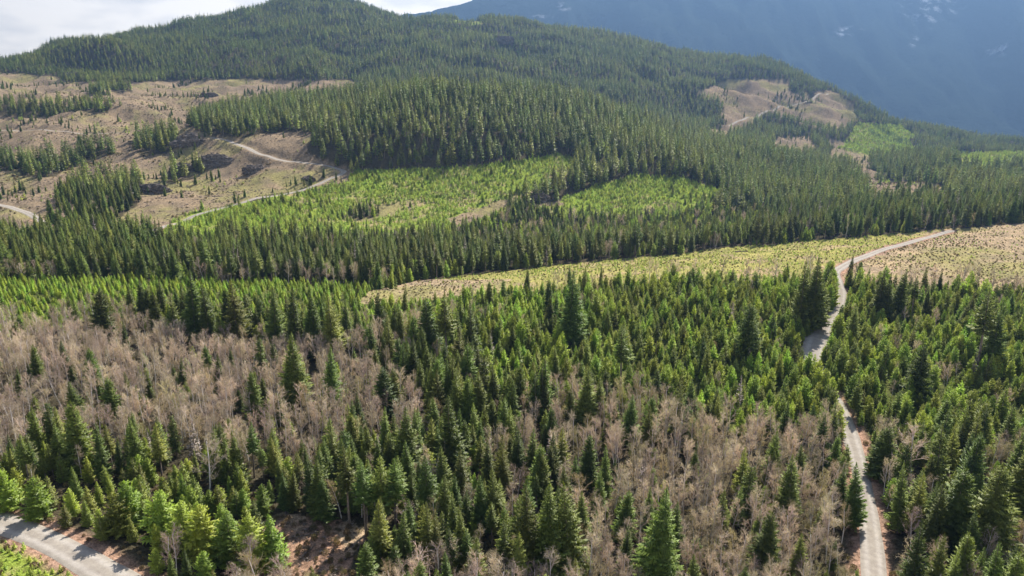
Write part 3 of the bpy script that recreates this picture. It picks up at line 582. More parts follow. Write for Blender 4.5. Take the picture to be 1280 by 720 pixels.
# trees the photo lets one point to: (base px, base py, tip py, variant, label)
HERO = [
 ('c', 130, 430, 358, 2, 'broad dark conifer standing alone among the bare trees at the left of the photo'),
 ('c', 181, 402, 348, 0, 'left one of two dark conifers just right of the broad lone conifer among bare trees'),
 ('c', 203, 404, 346, 1, 'right one of two dark conifers just right of the broad lone conifer among bare trees'),
 ('c', 96, 530, 475, 0, 'narrow dark conifer rising from the bare trees, left of two on the left side'),
 ('c', 139, 525, 470, 2, 'short broad conifer in the bare trees, just right of a narrow dark one'),
 ('c', 108, 590, 500, 2, 'bulky dark conifer below the narrow one in the bare trees on the left side'),
 ('c', 372, 508, 415, 0, 'tall dark conifer on the right edge of the left bare trees, taller of a pair'),
 ('c', 416, 512, 432, 1, 'slim dark conifer right of the tall one at the edge of the left bare trees'),
 ('c', 480, 520, 456, 2, 'wide grey-green conifer with drooping limbs, alone between bare trees left of centre'),
 ('c', 245, 428, 335, 0, 'tall dark conifer at the left end of the dark row above the bare trees'),
 ('c', 264, 430, 350, 1, 'second dark conifer from the left in the row above the bare trees'),
 ('c', 298, 432, 350, 3, 'third dark conifer from the left in the row above the bare trees'),
 ('c', 345, 440, 362, 0, 'dark conifer in the middle of the row above the bare trees'),
 ('c', 371, 445, 355, 1, 'tallest dark conifer in the right half of the row above the bare trees'),
 ('c', 396, 445, 362, 0, 'second dark conifer from the right end of the row above the bare trees'),
 ('c', 418, 450, 366, 3, 'dark conifer at the right end of the row above the bare trees'),
 ('c', 536, 452, 371, 2, 'broad dark conifer at the left edge of the bright plantation, left of three'),
 ('c', 559, 462, 366, 4, 'thin ragged dark conifer at the left edge of the plantation, middle of three'),
 ('c', 590, 462, 376, 1, 'slim dark conifer at the left edge of the plantation, right of three'),
 ('c', 601, 530, 462, 0, 'dark conifer below the plantation where it meets the central bare trees'),
 ('c', 573, 480, 410, 3, 'half-bare dark conifer just below three tall ones at the plantation edge'),
 ('c', 711, 428, 334, 0, 'tallest dark conifer in front of the clearing, near the middle of the photo'),
 ('c', 732, 538, 457, 0, 'stout dark conifer at the lower edge of the plantation, right of centre'),
 ('c', 748, 530, 470, 1, 'slim conifer touching the right side of the stout one at the plantation edge'),
 ('c', 776, 490, 404, 4, 'grey-green conifer with thin crown standing tall in the middle of the plantation'),
 ('c', 786, 556, 492, 0, 'dark conifer at the lower plantation edge where the right-hand bare trees begin'),
 ('c', 929, 452, 376, 2, 'tall dark conifer in the right part of the plantation, left of the road'),
 ('c', 943, 448, 398, 1, 'shorter dark conifer touching the tall one in the plantation left of the road'),
 ('c', 690, 612, 540, 1, 'slim dark conifer standing alone in the pale bare trees below the centre'),
 ('c', 613, 622, 550, 1, 'left of two slim dark conifers amid the central bare trees'),
 ('c', 632, 622, 555, 3, 'right of two slim dark conifers amid the central bare trees'),
 ('c', 511, 600, 505, 0, 'tall green conifer in the mixed stand left of centre with bare trees behind'),
 ('c', 562, 605, 492, 0, 'tallest green conifer of the mixed stand just left of the photo centre'),
 ('c', 575, 640, 560, 1, 'dark conifer in shade right below the tallest one of the mixed stand'),
 ('c', 998, 412, 326, 1, 'left dark conifer of the tight cluster overhanging the upper road bend'),
 ('c', 1014, 410, 320, 0, 'tallest dark conifer of the tight cluster overhanging the upper road bend'),
 ('c', 1024, 407, 346, 2, 'wide dark conifer in the cluster whose shadow falls on the road bend'),
 ('c', 1033, 402, 354, 0, 'right dark conifer of the cluster by the upper road bend'),
 ('c', 1095, 398, 338, 0, 'left dark conifer of the group right of the road below the brown clearing'),
 ('c', 1106, 400, 352, 2, 'short dark conifer inside the group below the brown clearing'),
 ('c', 1121, 397, 335, 0, 'tallest dark conifer of the group right of the road below the brown clearing'),
 ('c', 1139, 394, 345, 4, 'thin conifer second from the right in the group below the brown clearing'),
 ('c', 1156, 388, 358, 1, 'right dark conifer of the group below the brown clearing'),
 ('c', 1221, 462, 360, 4, 'tall ragged dark conifer standing out of the plantation near the right edge'),
 ('c', 1236, 462, 382, 0, 'dark conifer right behind the tall ragged one near the right edge'),
 ('c', 1143, 503, 428, 2, 'broad grey-green conifer in the plantation right of the narrow road gap'),
 ('c', 1262, 390, 366, 0, 'small dark conifer against the brown clearing at the right edge'),
 ('c', 983, 655, 568, 1, 'narrow dark conifer among bare trees left of the lower road'),
 ('c', 1045, 652, 584, 0, 'dark conifer at the left verge of the lower road, left of a pair'),
 ('c', 1064, 662, 580, 1, 'dark conifer overhanging the left verge of the lower road'),
 ('c', 1140, 660, 585, 0, 'conifer at the right verge of the lower road below the grey bare tree'),
 ('c', 1180, 688, 582, 2, 'large dark conifer right of the lower road, left of three'),
 ('c', 1225, 700, 578, 2, 'large dark conifer right of the lower road, middle of three'),
 ('c', 1262, 660, 556, 0, 'large dark conifer right of the lower road, right of three'),
 ('c', 664, 735, 602, 1, 'tall dark shaded conifer at the bottom, left of three below centre'),
 ('c', 688, 738, 606, 0, 'tall dark shaded conifer at the bottom, middle of three below centre'),
 ('c', 713, 728, 598, 1, 'tall dark shaded conifer at the bottom, right of three below centre'),
 ('c', 823, 745, 604, 0, 'huge broad conifer at the bottom amid brown bare trees right of centre'),
 ('c', 458, 668, 575, 4, 'conifer with long pale bare trunk above the reddish open slope'),
 ('c', 437, 655, 560, 4, 'conifer with pale bare trunk left of the reddish open slope edge'),
 ('c', 480, 662, 566, 5, 'conifer with thin bare trunk, left of the dark gap near the bottom'),
 ('c', 494, 665, 572, 4, 'bare-trunked conifer second right from the reddish open slope'),
 ('c', 536, 668, 570, 4, 'bare-trunked conifer standing apart over deep shade left of centre'),
 ('y', 165, 660, 600, 0, 'bushy young conifer by the near road, leftmost of the bright green row'),
 ('y', 150, 668, 615, 2, 'low young conifer at the verge of the near road, front of the row'),
 ('y', 210, 676, 612, 2, 'bushy bright young conifer in the row along the near road'),
 ('y', 236, 690, 622, 0, 'broad bright young conifer beside the near road where shadows cross it'),
 ('y', 262, 698, 628, 2, 'bright round young conifer near the middle of the roadside row'),
 ('y', 290, 706, 630, 0, 'bright young conifer in the roadside row, third from its right end'),
 ('y', 318, 712, 640, 2, 'bright young conifer in the roadside row, second from its right end'),
 ('y', 343, 710, 640, 1, 'bright young conifer at the right end of the roadside row by the red slope'),
 ('y', 50, 648, 598, 2, 'dark bushy young conifer at the left where the near road begins'),
 ('y', 8, 640, 590, 0, 'young conifer at the left edge of the photo above the near road'),
 ('c', 1088, 590, 534, 0, 'dark shaded conifer at the right verge where the lower road narrows'),
 ('c', 1104, 596, 530, 2, 'broad dark conifer behind the shaded verge, left of the grey bare tree'),
 ('a', 1138, 600, 528, 2, 'large grey bare tree with fan crown right of the narrow road gap'),
 ('a', 262, 620, 538, 2, 'pale grey bare tree with fan crown in front of dark conifers, lower left'),
]
TALLCAP = {'c': 36, 'y': 16, 'a': 20}
hx, hyy = [], []
for kd, bx, by, ty, var, lab in HERO:
    X, Y, z0 = hit(bx, by, 100, 700)
    # height so that the tip reaches ty
    u, f, zz = ray(bx, ty); h = CZ + Y * float(zz / f) - z0; h = min(max(h, 4), TALLCAP[kd])
    if float(road_dist(np.array([X]), np.array([Y]))[0]) < 1.5 and kd != 'x':
        side = -2.0 if bx < 1070 else 2.0
        for _ in range(12):
            X += side if by < 700 and bx > 600 else .0; Y += 0 if bx > 600 else 1.5
            if float(road_dist(np.array([X]), np.array([Y]))[0]) > 1.5: break
    C_T[{'c': 'conifer_tree', 'y': 'young_conifer', 'a': 'bare_tree'}[kd]].append([X, Y, float(zt(X, Y)[0]) - .1, h, var, lab]); hx.append(X); hyy.append(Y)
rp = ROADS['main'][0]; vpx, vpy = proj(rp[:, 0], rp[:, 1], rp[:, 2]); last = -99
for i in range(2, len(rp) - 2):
    if (472 < vpy[i] < 552 or 350 < vpy[i] < 402) and i - last >= 1:
        last = i; dv = rp[i + 1, :2] - rp[i - 1, :2]; dv /= np.linalg.norm(dv); nv_ = np.array([-dv[1], dv[0]]); nv_ = nv_ if nv_[0] < 0 else -nv_
        q = rp[i, :2] + nv_ * (2.8 + 1.0 + rng.uniform(0, 2.6)); C_T['young_conifer'].append([q[0], q[1], float(zt(q[0], q[1])[0]) - .1, rng.uniform(9.5, 14), int(rng.integers(0, 4)), None]); hx.append(q[0]); hyy.append(q[1])
hx = np.array(hx); hyy = np.array(hyy)
def clear_of_heroes(x, y, r):
    d = np.full(len(x), 1e9)
    for a, b in zip(hx, hyy): d = np.minimum(d, np.hypot(x - a, y - b))
    return d > r
def add(kind, x, y, z, h, var):
    for q in zip(x, y, z, h, var): C_T[kind].append([*q, None])

# -- foreground, up to the mid forest
MIX1 = [(60, 560), (200, 560), (330, 590), (470, 575), (560, 540), (640, 560), (700, 640), (720, 760), (430, 760), (300, 720), (160, 660), (-200, 640), (-200, 600), (0, 590)]
RIGHTCON = [(1105, 570), (1130, 585), (1180, 560), (1300, 575), (1500, 600), (1500, 800), (1110, 800), (1112, 700), (1100, 620)]
ROWCON = [(165, 400), (240, 402), (300, 410), (440, 415), (480, 425), (430, 455), (330, 440), (260, 438), (200, 424)]
MIDMIX = [(480, 425), (590, 470), (620, 505), (680, 512), (690, 540), (640, 560), (560, 540), (520, 500), (470, 470)]
ROADROW = [(-200, 590), (20, 612), (60, 630), (110, 618), (200, 602), (270, 612), (350, 628), (356, 700), (300, 760), (150, 700), (60, 668), (-200, 640)]
x, y = jgrid(118, 470, 4.0); z = zt(x, y); cv, px, py = classify(x, y, z); rd = road_dist(x, y)
tightv = (((py > 455) & (py < 590)) | ((py > 338) & (py < 404))) & (px > 900)
ok = (rd > np.where(tightv, .7, 2.0)) & clear_of_heroes(x, y, 3.4) & (cv != MTN)
r = rng.random(len(x)); dens = fbm(x, y, 22, 3, 71)
inm = inpoly(px, py, MIX1); inr = inpoly(px, py, RIGHTCON); inrow = inpoly(px, py, ROWCON); inmid = inpoly(px, py, MIDMIX)
yf = (cv == YOUNGF) & ok
lb = yf & inarea(px, py, y, LEFTBRIGHT)
inrr = inpoly(px, py, ROADROW)
k = yf & ~lb & (r < .90); bri = (py[k] < 415 + dens[k] * 22 - np.abs(px[k] - 480) * .10) & (px[k] < 720)
add('young_conifer', x[k], y[k], z[k] - .1, np.clip(np.where(bri, 5.0, 7.7) + rng.normal(0, 2.3, k.sum()) + dens[k] * 2.4, 3, 15), np.where(bri, rng.integers(4, 6, k.sum()), np.where(rng.random(k.sum()) < .12, 4, rng.integers(0, 4, k.sum()))))
k = yf & ~lb & (r > .975) & clear_of_heroes(x, y, 6); add('conifer_tree', x[k], y[k], z[k] - .2, rng.uniform(12, 19, k.sum()), rng.integers(0, 5, k.sum()))
k = yf & ~lb & (r > .955) & (r <= .975); add('bare_tree', x[k], y[k], z[k] - .1, rng.uniform(8, 11, k.sum()), rng.integers(0, 5, k.sum()))
k = lb & (r < .9); add('young_conifer', x[k], y[k], z[k] - .1, np.clip(rng.normal(4.8, 1.1, k.sum()) + dens[k], 2.5, 9), rng.choice([0, 4, 5, 4, 5], k.sum()))
fo = (cv == FOREST) & ok & (y < 452) & ~yf
k = fo & inrr & (r < .55); add('young_conifer', x[k], y[k], z[k] - .1, rng.uniform(7, 12, k.sum()), rng.choice([0, 1, 2, 3, 3], k.sum()))
fo = fo & ~inrr
al = fo & ~inm & ~inr & ~inrow & ~inmid
k = al & (r < .50); add('bare_tree', x[k], y[k], z[k] - .1, np.clip(rng.normal(13.5, 1.9, k.sum()) + dens[k] * 1.6, 7, 19), rng.choice([0, 1, 2, 3, 0, 1, 2, 3, 4], k.sum()))
k = al & (r > .955 - .055 * (px > 440)) & clear_of_heroes(x, y, 6); add('conifer_tree', x[k], y[k], z[k] - .2, rng.uniform(9, 21, k.sum()), rng.integers(0, 4, k.sum()))
k = al & (r > .80) & (r <= .90); add('young_conifer', x[k], y[k], z[k] - .1, rng.uniform(4, 9, k.sum()), rng.integers(0, 4, k.sum()))
k = fo & inm & (r < .36); add('conifer_tree', x[k], y[k], z[k] - .2, rng.uniform(11, 21, k.sum()), rng.choice([0, 1, 2, 3, 4, 5], k.sum()))
k = fo & inm & (r > .36) & (r < .48); add('bare_tree', x[k], y[k], z[k] - .1, rng.uniform(9, 15, k.sum()), rng.integers(0, 5, k.sum()))
k = fo & inm & (r > .48) & (r < .70); add('young_conifer', x[k], y[k], z[k] - .1, rng.uniform(5, 11, k.sum()), rng.integers(0, 4, k.sum()))
k = fo & inr & (r < .26); add('conifer_tree', x[k], y[k], z[k] - .2, rng.uniform(14, 24, k.sum()), rng.choice([0, 1, 2, 3], k.sum()))
k = fo & inr & (r > .26) & (r < .42); add('bare_tree', x[k], y[k], z[k] - .1, rng.uniform(8, 14, k.sum()), rng.integers(0, 5, k.sum()))
k = fo & inr & (r > .42) & (r < .60); add('young_conifer', x[k], y[k], z[k] - .1, rng.uniform(5, 11, k.sum()), rng.integers(0, 4, k.sum()))
k = fo & ((inrow & (r < .24)) | (inmid & (r < .36))); add('conifer_tree', x[k], y[k], z[k] - .2, rng.uniform(14, 25, k.sum()), rng.choice([0, 1, 2, 3], k.sum()))
k = fo & (inrow | inmid) & (r > .36) & (r < .52); add('young_conifer', x[k], y[k], z[k] - .1, rng.uniform(6, 12, k.sum()), rng.integers(0, 4, k.sum()))
k = fo & inmid & (r > .52) & (r < .70); add('bare_tree', x[k], y[k], z[k] - .1, rng.uniform(9, 14, k.sum()), rng.integers(0, 5, k.sum()))
# -- mid forest 440 .. 800
x, y = jgrid(445, 800, 6.6, .93, .48); z = zt(x, y); cv, px, py = classify(x, y, z); r = rng.random(len(x)); dens = fbm(x, y, 45, 3, 72)
ok = (cv == FOREST) & (road_dist(x, y) > 3) & seen(x, y, z, 45); fr = (r > .06)
olive = (dens > .0) | ((px > 250) & (px < 960) & (y > 600))
k = ok & fr & ~(olive & (r > .62)); add('conifer_tree', x[k], y[k], z[k] - .2, np.clip(rng.normal(20.5, 3.8, k.sum()) + dens[k] * 2.5, 9, 30) * (1 - .40 * smooth(180, 330, px[k]) * smooth(590, 640, y[k]) * (1 - smooth(900, 980, px[k]))), np.where(y[k] < 660, rng.choice([0, 1, 3, 4, 5, 5], k.sum()), rng.integers(0, 6, k.sum())))
k = ok & ~fr; add('bare_tree', x[k], y[k], z[k] - .1, rng.uniform(11, 16, k.sum()), rng.integers(0, 5, k.sum()))
k = ok & olive & (r > .62); add('young_conifer', x[k], y[k], z[k] - .1, rng.uniform(8, 14, k.sum()), rng.integers(0, 4, k.sum()))
# the bright young edge in front of the mid forest, left of the clearing
x, y = jgrid(425, 520, 4.6); z = zt(x, y); cv, px, py = classify(x, y, z); k = inpoly(px, py, [(460, 360), (500, 340), (560, 322), (640, 318), (700, 320), (600, 338), (530, 350), (490, 362)]) & (rng.random(len(x)) < .8)
add('young_conifer', x[k], y[k], z[k] - .1, rng.uniform(7, 13, k.sum()), rng.integers(0, 4, k.sum()))
# -- scattered small trees over the logged hillside
x, y = jgrid(600, 2400, 9.0); z = zt(x, y); cv, px, py = classify(x, y, z); g_ = fbm(x, y, 70, 4, 76)
k = (cv == BARE) & (rng.random(len(x)) < np.clip((g_ - .22) * 1.6, .005, .6)) & seen(x, y, z, 25) & (road_dist(x, y) > 2)
add('conifer_tree', x[k], y[k], z[k] - .2, rng.uniform(4, 14, k.sum()), rng.integers(0, 4, k.sum()))
k = (cv == CUTB) & (rng.random(len(x)) < np.clip((g_ - .2) * .9, .01, .4)) & (y < 1010) & seen(x, y, z, 25)
add('young_conifer', x[k], y[k], z[k] - .1, rng.uniform(4, 11, k.sum()), rng.integers(0, 4, k.sum()))
# -- far forest
x, y = jgrid(800, 3100, 8.9, .90, .48); z = zt(x, y); cv, px, py = classify(x, y, z); r = rng.random(len(x)); dens = fbm(x, y, 120, 4, 73)
k = (cv == FOREST) & (road_dist(x, y) > 3) & seen(x, y, z, 40) & (r < .95)
FARP = (x[k], y[k], z[k] - .3, np.clip(rng.normal(22.5, 4.6, k.sum()) + dens[k] * 4, 9, 34) * (1 - .22 * smooth(1300, 1900, y[k])), np.where(fbm(x[k], y[k], 150, 4, 75) + rng.normal(0, .35, k.sum()) > -.05, 4, 0) + rng.integers(0, 4, k.sum()))

# ------------------------------------------------------------------ the 300 that show largest of each kind are objects, the rest is stuff
MOD = {'conifer_tree': (CON, P_CON, 26.), 'young_conifer': (YOU, P_YOU, 9.), 'bare_tree': (ALD, P_ALD, 15.)}
# marks in the photo a label can point from: (px, py of its top or middle, words)
MARKS = [(130, 358, 'the broad lone conifer at left'), (192, 347, 'the conifer pair beside the lone conifer'), (96, 475, 'the narrow dark conifer at left'), (108, 505, 'the bulky dark conifer at left'),
 (372, 415, 'the tall conifer edging the bare woods'), (480, 456, 'the drooping grey-green conifer'), (245, 335, 'the dark row\'s left end'), (345, 362, 'the dark row\'s middle'), (418, 366, 'the dark row\'s right end'),
 (536, 371, 'the three plantation-edge conifers'), (601, 462, 'the conifer below the plantation'), (711, 334, 'the tallest conifer before the clearing'), (732, 457, 'the stout plantation-edge conifer'),
 (776, 404, 'the thin-crowned plantation conifer'), (929, 376, 'the tall conifer left of the road'), (690, 540, 'the lone slim conifer below centre'), (613, 550, 'the slim conifer pair below centre'), (511, 505, 'the green conifer left of centre'),
 (562, 492, 'the tallest mixed-stand conifer'), (1014, 320, 'the road-bend conifer cluster'), (1121, 335, 'the conifer group below the brown clearing'), (1221, 360, 'the ragged conifer near right edge'), (1143, 428, 'the broad conifer right of the road'),
 (983, 568, 'the narrow conifer left of lower road'), (1055, 582, 'the conifer pair on the left verge'), (1180, 582, 'the three large conifers at right'), (688, 603, 'the three shaded conifers at bottom'), (823, 592, 'the huge broad conifer'),
 (458, 575, 'the bare-trunked conifers at left'), (1138, 528, 'the large grey fan-crowned tree'), (262, 538, 'the pale fan-crowned tree'), (250, 630, 'the bright roadside row'), (395, 675, 'the reddish open slope'), (1012, 440, 'the upper road bend'),
 (1095, 690, 'the lower road\'s end'), (60, 670, 'the near road\'s left end'), (640, 360, 'the centre of the photo'), (320, 540, 'the bare woods\' lower middle'), (60, 430, 'the bare woods\' left end'), (900, 620, 'the brown bare woods at right'),
 (1270, 700, 'the photo\'s bottom right corner'), (1270, 520, 'the photo\'s right edge'), (850, 480, 'the plantation\'s middle'), (1180, 430, 'the middle of the right plantation'), (700, 480, 'the plantation\'s lower left'), (560, 700, 'the photo\'s bottom edge'), (950, 520, 'the plantation\'s lower edge')]
ORD = ['first', 'second', 'third', 'fourth', 'fifth', 'sixth', 'seventh', 'eighth', 'ninth', 'tenth', 'eleventh', 'twelfth', 'thirteenth', 'fourteenth', 'fifteenth']
DIRS = ['right of', 'down-right of', 'below', 'down-left of', 'left of', 'up-left of', 'above', 'up-right of']
def place_labels(items):
    """items: (id, kind words, adjective, px, py) -> id: label, unique by counting outwards from a mark"""
    near = {}
    for id_, kw, ad, x_, y_ in items:
        d = [math.hypot(x_ - m_[0], y_ - m_[1]) for m_ in MARKS]; j = int(np.argmin(d)); m_ = MARKS[j]
        q = int(round(math.atan2(y_ - m_[1], x_ - m_[0]) / (math.pi / 4))) % 8; near.setdefault((j, q, ad), []).append((d[j], id_, kw))
    out_ = {}
    for (j, q, ad), v in near.items():
        for i_, (d_, id_, kw) in enumerate(sorted(v)): out_[id_] = f"{ad} {kw}, {ORD[min(i_, 14)] + ' one' if len(v) > 1 else 'only one'} {DIRS[q]} {MARKS[j][2]}"
    return out_
USED = set()
COPYN = {}
for kind, lst in C_T.items():
    tr_, pr_, H0 = MOD[kind]
    if kind == 'conifer_tree':
        for q in lst:
            if q[5] is None and q[3] > 11:
                u_ = random.random(); q[4] = 6 if u_ < .045 else 7 if u_ < .07 else q[4]
    A = np.array([q[:5] for q in lst], float); her = np.array([q[5] is not None for q in lst])
    bx, by = proj(A[:, 0], A[:, 1], A[:, 2] + A[:, 3] * .55); tx, ty = proj(A[:, 0], A[:, 1], A[:, 2] + A[:, 3])
    dist = np.sqrt(A[:, 0] ** 2 + A[:, 1] ** 2 + (CZ - A[:, 2]) ** 2)
    size = A[:, 3] / dist
    inside = (tx > 2) & (tx < 1278) & (ty < 712) & (ty > 0)
    score = np.where(inside, size, 0) + her * 9
    order = np.argsort(-score); ind = set(order[:300].tolist())
    TM = [t_[0].mesh('trunk', [t_[2]]) for t_ in tr_]; CM = [t_[1].mesh('crown', [t_[3]]) for t_ in tr_]
    cat = {'conifer_tree': 'conifer', 'young_conifer': 'young conifer', 'bare_tree': 'bare tree'}[kind]
    grp = {'conifer_tree': 'tall conifers in the near woods', 'young_conifer': 'young conifers in the near woods and plantation', 'bare_tree': 'bare deciduous trees in the near woods'}[kind]
    items = []
    for i in order[:300]:
        X, Y, z0, h, var, lab = lst[i]
        if lab: continue
        hw = {'conifer_tree': (14, 18, ('short dark', 'dark', 'tall dark')), 'young_conifer': (8, 10.5, ('small', 'bushy', 'large')), 'bare_tree': (11, 14, ('low grey', 'grey', 'tall grey'))}[kind]
        ad = hw[2][0] if h < hw[0] else hw[2][1] if h < hw[1] else hw[2][2]
        if kind == 'bare_tree' and var == 4: ad = ad.replace('grey', 'mossy')
        if kind == 'young_conifer': ad += (' green', ' green', ' green', ' olive', ' bright', ' bright')[int(var)]
        if kind == 'conifer_tree' and var in (3, 5): ad = ad.replace('dark', 'olive')
        if kind == 'conifer_tree' and var == 6: ad = 'broken-topped dark'
        if kind == 'conifer_tree' and var == 7: ad = 'dead grey'
        items.append((i, {'conifer_tree': 'conifer', 'young_conifer': 'young conifer', 'bare_tree': 'bare tree'}[kind], ad, float(tx[i]), float(ty[i])))
    LAB = place_labels(items)
    for i in order[:300]:
        X, Y, z0, h, var, lab = lst[i]; var = int(var)
        ob = bpy.data.objects.new(kind, None); COL.objects.link(ob); ob.location = (X, Y, z0); ob.rotation_euler = (rng.normal(0, .028), rng.normal(0, .028), rng.uniform(0, 6.28)); s = h / H0
        wx = s ** .8 if kind == 'conifer_tree' else s
        if lab: wx *= 1.25
        ob.scale = (wx * rng.uniform(.92, 1.12), wx * rng.uniform(.92, 1.12), s); ob.empty_display_size = .5
        lab = lab or LAB[i]
        ob['label'] = lab; ob['category'] = cat; ob['group'] = grp
        a_ = link('trunk', TM[var], parent=ob); b_ = link('crown', CM[var], parent=ob)
    rest = np.array([i for i in range(len(lst)) if i not in ind])
    # leave out what stands wholly outside any nearby view
    B = A[rest]; B = B[np.abs(B[:, 0] / np.maximum(B[:, 1], 1)) < .95]
    if kind == 'conifer_tree':
        fx, fy, fz, fh, fv = FARP
        farm = B[:, 1] > 1e9
        scatter('conifer_forest', np.r_[B[:, 0], fx], np.r_[B[:, 1], fy], np.r_[B[:, 2], fz], rng.uniform(0, 6.28, len(B) + len(fx)),
                np.r_[B[:, 3] / 26., fh / 24.], np.r_[B[:, 4], fv + len(P_CON)].astype(int), P_CON + P_FAR, 'dense conifer forest covering the hills and the valley behind the clearing', 'forest')
    elif kind == 'young_conifer':
        scatter('young_conifer_plantation', B[:, 0], B[:, 1], B[:, 2], rng.uniform(0, 6.28, len(B)), B[:, 3] / 9., B[:, 4].astype(int), P_YOU, 'dense bright green plantation of young conifers either side of the road', 'plantation')
    else:
        scatter('bare_woodland', B[:, 0], B[:, 1], B[:, 2], rng.uniform(0, 6.28, len(B)), B[:, 3] / 15., B[:, 4].astype(int), P_ALD, 'leafless grey-brown woodland spreading between the dark conifers', 'woodland')

# ------------------------------------------------------------------ ground vegetation and logging debris
def field(y0, y1, step, test, ymax=.92):
    x, y = jgrid(y0, y1, step, ymax); z = zt(x, y); cv, px, py = classify(x, y, z); rd_ = road_dist(x, y)
    k = test(cv, px, py, x, y, rng.random(len(x))) & (rd_ > np.where(y > 600, 2.5, .8)) & seen(x, y, z, 6); return x[k], y[k], z[k]
X = []; 
for a in (field(110, 260, 1.9, lambda c, px, py, x, y, r: (c == CUTB) & (r < .75)), field(380, 620, 2.3, lambda c, px, py, x, y, r: (c == HERB) & (r < .45 + .4 * fbm(x, y, 20, 2, 5)) | (c == BROWN) & (r < .10)),
          field(600, 1010, 2.9, lambda c, px, py, x, y, r: (c == CUTB) & (r < .8 + .6 * fbm(x, y, 35, 3, 15))), field(600, 1200, 6.5, lambda c, px, py, x, y, r: (c == BARE) & (r < .35 * fbm(x, y, 45, 3, 16))), field(1400, 2400, 5.5, lambda c, px, py, x, y, r: (c == CUTB))):
    X.append(np.stack(a))
X = np.concatenate(X, 1); n = X.shape[1]
hgt = np.where(X[1] < 300, .75, np.where(X[1] < 620, .5, np.where(X[1] < 1100, 1.45, 2.2))) * rng.uniform(.5, 1.5, n)
scatter('conifer_seedlings', X[0], X[1], X[2], rng.uniform(0, 6.28, n), hgt, rng.integers(0, 3, n), P_SEED, 'yellow-green seedlings dotting the replanted clearings', 'seedlings')
X = []
for a in (field(110, 260, 2.6, lambda c, px, py, x, y, r: ((c == FOREST) & (r < .45)) | ((c == REDD) & (r < .7)) | (c == CUTB) & (r < .35)), field(260, 460, 4.2, lambda c, px, py, x, y, r: ((c == FOREST) & (r < .4))),
          field(380, 620, 2.6, lambda c, px, py, x, y, r: (c == BROWN) & (r < .38 + .3 * fbm(x, y, 30, 3, 19)) | (c == HERB) & (r < .2)), field(600, 1990, 6.5, lambda c, px, py, x, y, r: (c == BARE) & (r < .12 + .5 * fbm(x, y, 60, 3, 6)) & (y < 1500))):
    X.append(np.stack(a))
X = np.concatenate(X, 1); n = X.shape[1]
scatter('low_brush', X[0], X[1], X[2], rng.uniform(0, 6.28, n), rng.uniform(.5, 1.3, n) * np.where(X[1] > 600, 1.5, np.where(X[1] > 380, .62, 1.0)), rng.integers(0, 3, n), P_BUSH, 'low brown and olive brush on the forest floor and clearings', 'brush')
X = []
for a in (field(110, 260, 4.0, lambda c, px, py, x, y, r: (c == REDD) & (r < .95) | (c == CUTB) & (r < .12)), field(380, 620, 3.8, lambda c, px, py, x, y, r: ((c == BROWN) & (r < .30 + .35 * fbm(x, y, 30, 3, 9))) | ((c == HERB) & (r < .15))),
          field(600, 1300, 4.6, lambda c, px, py, x, y, r: (c == BARE) & (r < .5 + .5 * fbm(x, y, 40, 3, 7))), field(1300, 2400, 7.5, lambda c, px, py, x, y, r: (c == BARE) & (r < .5 + .4 * fbm(x, y, 60, 3, 7)))):
    X.append(np.stack(a))
X = np.concatenate(X, 1); n = X.shape[1]
scatter('logging_debris', X[0], X[1], X[2], rng.uniform(0, 6.28, n), rng.uniform(.4, 1.1, n) * np.where(X[1] > 600, 1.1, np.where(X[1] > 380, .62, 1.0)), rng.integers(0, 4, n), P_SLASH, 'weathered stumps, sticks and slash strewn over the logged ground', 'logging debris')

# ------------------------------------------------------------------ rock outcrops
def rock(seed, w_, d_, h_):
    r = np.random.default_rng(seed); nu, nv = 46, 22; V = []
    for j in range(nv + 1):
        ph = j / nv * math.pi * .62
        for i in range(nu):
            th = i / nu * 2 * math.pi; V.append((math.cos(th) * math.sin(ph), math.sin(th) * math.sin(ph), math.cos(ph)))
    V = np.array(V); a = V[:, 0] * 3 + seed * 7; b = V[:, 1] * 3 + V[:, 2] * 2.3
    k = 1 + .30 * fbm(a, b, 1.1, 4, seed) + .10 * np.round(fbm(a * 1.5, b + V[:, 2] * 3, .6, 3, seed + 5) * 3) / 3
    V = V * k[:, None] * [w_ / 2, d_ / 2, h_]; V[:, 2] = np.round(V[:, 2] / (h_ * .16)) * h_ * .16 * .6 + V[:, 2] * .4
    ix = np.arange((nv + 1) * nu).reshape(nv + 1, nu); jx = np.roll(ix, -1, 1)
    Q = np.stack([ix[:-1], ix[1:], jx[1:], jx[:-1]], -1).reshape(-1, 4); return mesh_np('rock_outcrop', V, [Q], [M_ROCK])
ROCKS = [(240, 178, 34, 20, 8, 'dark layered rock outcrop below the trees beside the upper road bend'), (268, 204, 40, 18, 8, 'largest dark rock outcrop in the middle of the left clearing'),
         (188, 240, 30, 16, 7, 'dark rock face right of the tree clump in the left clearing'), (318, 213, 20, 12, 5, 'small dark rock outcrop inside the loop of the bend road'),
         (228, 212, 26, 14, 6, 'dark rock outcrop just left of the largest one in the left clearing'), (92, 97, 40, 20, 9, 'black rock hump under the forest edge at upper left'),
         (50, 212, 44, 14, 7, 'long low dark rock ledge on the left clearing near the photo edge'), (140, 232, 22, 12, 6, 'rock face half hidden in the tree clump on the left clearing'),
         (262, 120, 26, 14, 5, 'rock shelf above the pale upper clearing left of the wooded hill'), (672, 250, 22, 12, 5, 'rubbly rock outcrop in the yellow-green cutblock behind the forest band'),
         (630, 52, 40, 24, 12, 'pale cliff patch high on the far wooded ridge'), (385, 224, 14, 8, 3, 'low rock beside the lower arm of the bend road')]
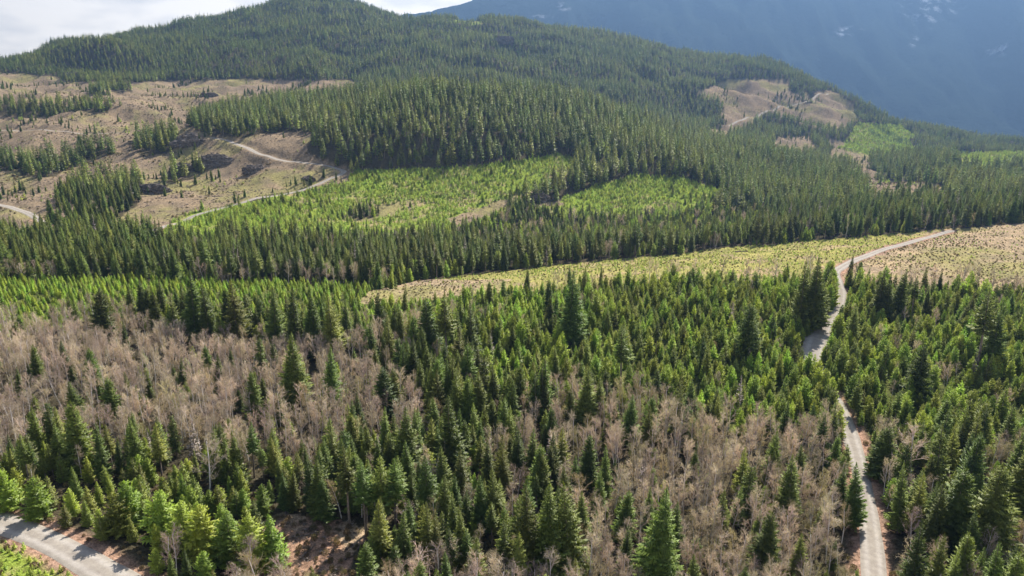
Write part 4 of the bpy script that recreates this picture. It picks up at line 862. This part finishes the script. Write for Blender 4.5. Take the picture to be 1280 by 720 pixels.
for i, (a, b, w_, d_, h_, lab) in enumerate(ROCKS):
    w_, d_, h_ = w_ * 1.35, d_ * 1.3, h_ * 1.45; X_, Y_, z_ = hit(a, b, 500, 3000); me = rock(90 + i, w_, d_, h_); ob = link('rock_outcrop', me, None, lab, 'rock outcrop', 'rock outcrops on the logged hillside')
    ob.location = (X_, Y_, z_ - h_ * .15); ob.rotation_euler = (0, 0, rng.uniform(-.5, .5))
# fallen logs
def log(seed, L_, rad):
    r = np.random.default_rng(seed); mb = MB(); n_ = 7; t_ = np.linspace(-.5, .5, n_); pts = np.stack([t_ * L_, r.normal(0, .05, n_) * rad * 6, rad * .8 + r.normal(0, .03, n_)], 1)
    mb.tube(pts, np.linspace(rad, rad * .55, n_), 8)
    mb.tube([pts[0], pts[0] - [.02, 0, 0]], [rad, .01], 8); mb.tube([pts[-1], pts[-1] + [.02, 0, 0]], [rad * .55, .01], 8)
    for i in range(5):
        p = pts[1 + i]; a = r.uniform(0, 6.28); mb.tube([p, p + np.array([.3, math.cos(a) * .8, abs(math.sin(a)) * .9])], [.06, .02], 4)
    return mb.mesh('fallen_log', [M_WOOD])
LOGS = [(262, 620, 11, .28, .5, 'pale fallen log propped among dark conifers left of the reddish slope'), (1078, 333, 9, .3, .2, 'grey log lying right of where the road leaves the plantation'), (1097, 330, 8, .25, .9, 'short log beside the longer one on the brown clearing'),
        (1255, 350, 12, .3, .7, 'pale log on the brown clearing near the right edge'), (370, 672, 8, .2, .4, 'thin pale log on the reddish open slope'), (385, 690, 7, .2, 1.2, 'short pale log low on the reddish open slope'), (927, 315, 10, .5, .1, 'pale log pile end at the far edge of the green clearing')]
for i, (a, b, L_, rad, rz, lab) in enumerate(LOGS):
    X_, Y_, z_ = hit(a, b, 100, 700); ob = link('fallen_log', log(200 + i, L_, rad), None, lab, 'log', 'fallen logs'); ob.location = (X_, Y_, float(zt(X_, Y_)[0])); ob.rotation_euler = (0, 0, rz)

# ------------------------------------------------------------------ haze: one closed box of even air
if HAZE:
    xa, xb, ya, yb, za, zb = -15500, 15500, -3500, 9600, -900, 1620
    V = [(a, b, c) for c in (za, zb) for b in (ya, yb) for a in (xa, xb)]
    Q = np.array([(0, 2, 3, 1), (4, 5, 7, 6), (0, 1, 5, 4), (2, 6, 7, 3), (0, 4, 6, 2), (1, 3, 7, 5)])
    m, t, n, l, o = mat('haze_air'); v = n('ShaderNodeVolumePrincipled'); v.inputs['Color'].default_value = (.095, .165, .29, 1); v.inputs['Density'].default_value = HAZE; v.inputs['Anisotropy'].default_value = .5
    l(v.outputs[0], o.inputs['Volume']); link('haze', mesh_np('haze', V, [Q], [m]), 'stuff', 'thin blue haze in the air over the whole valley', 'haze')
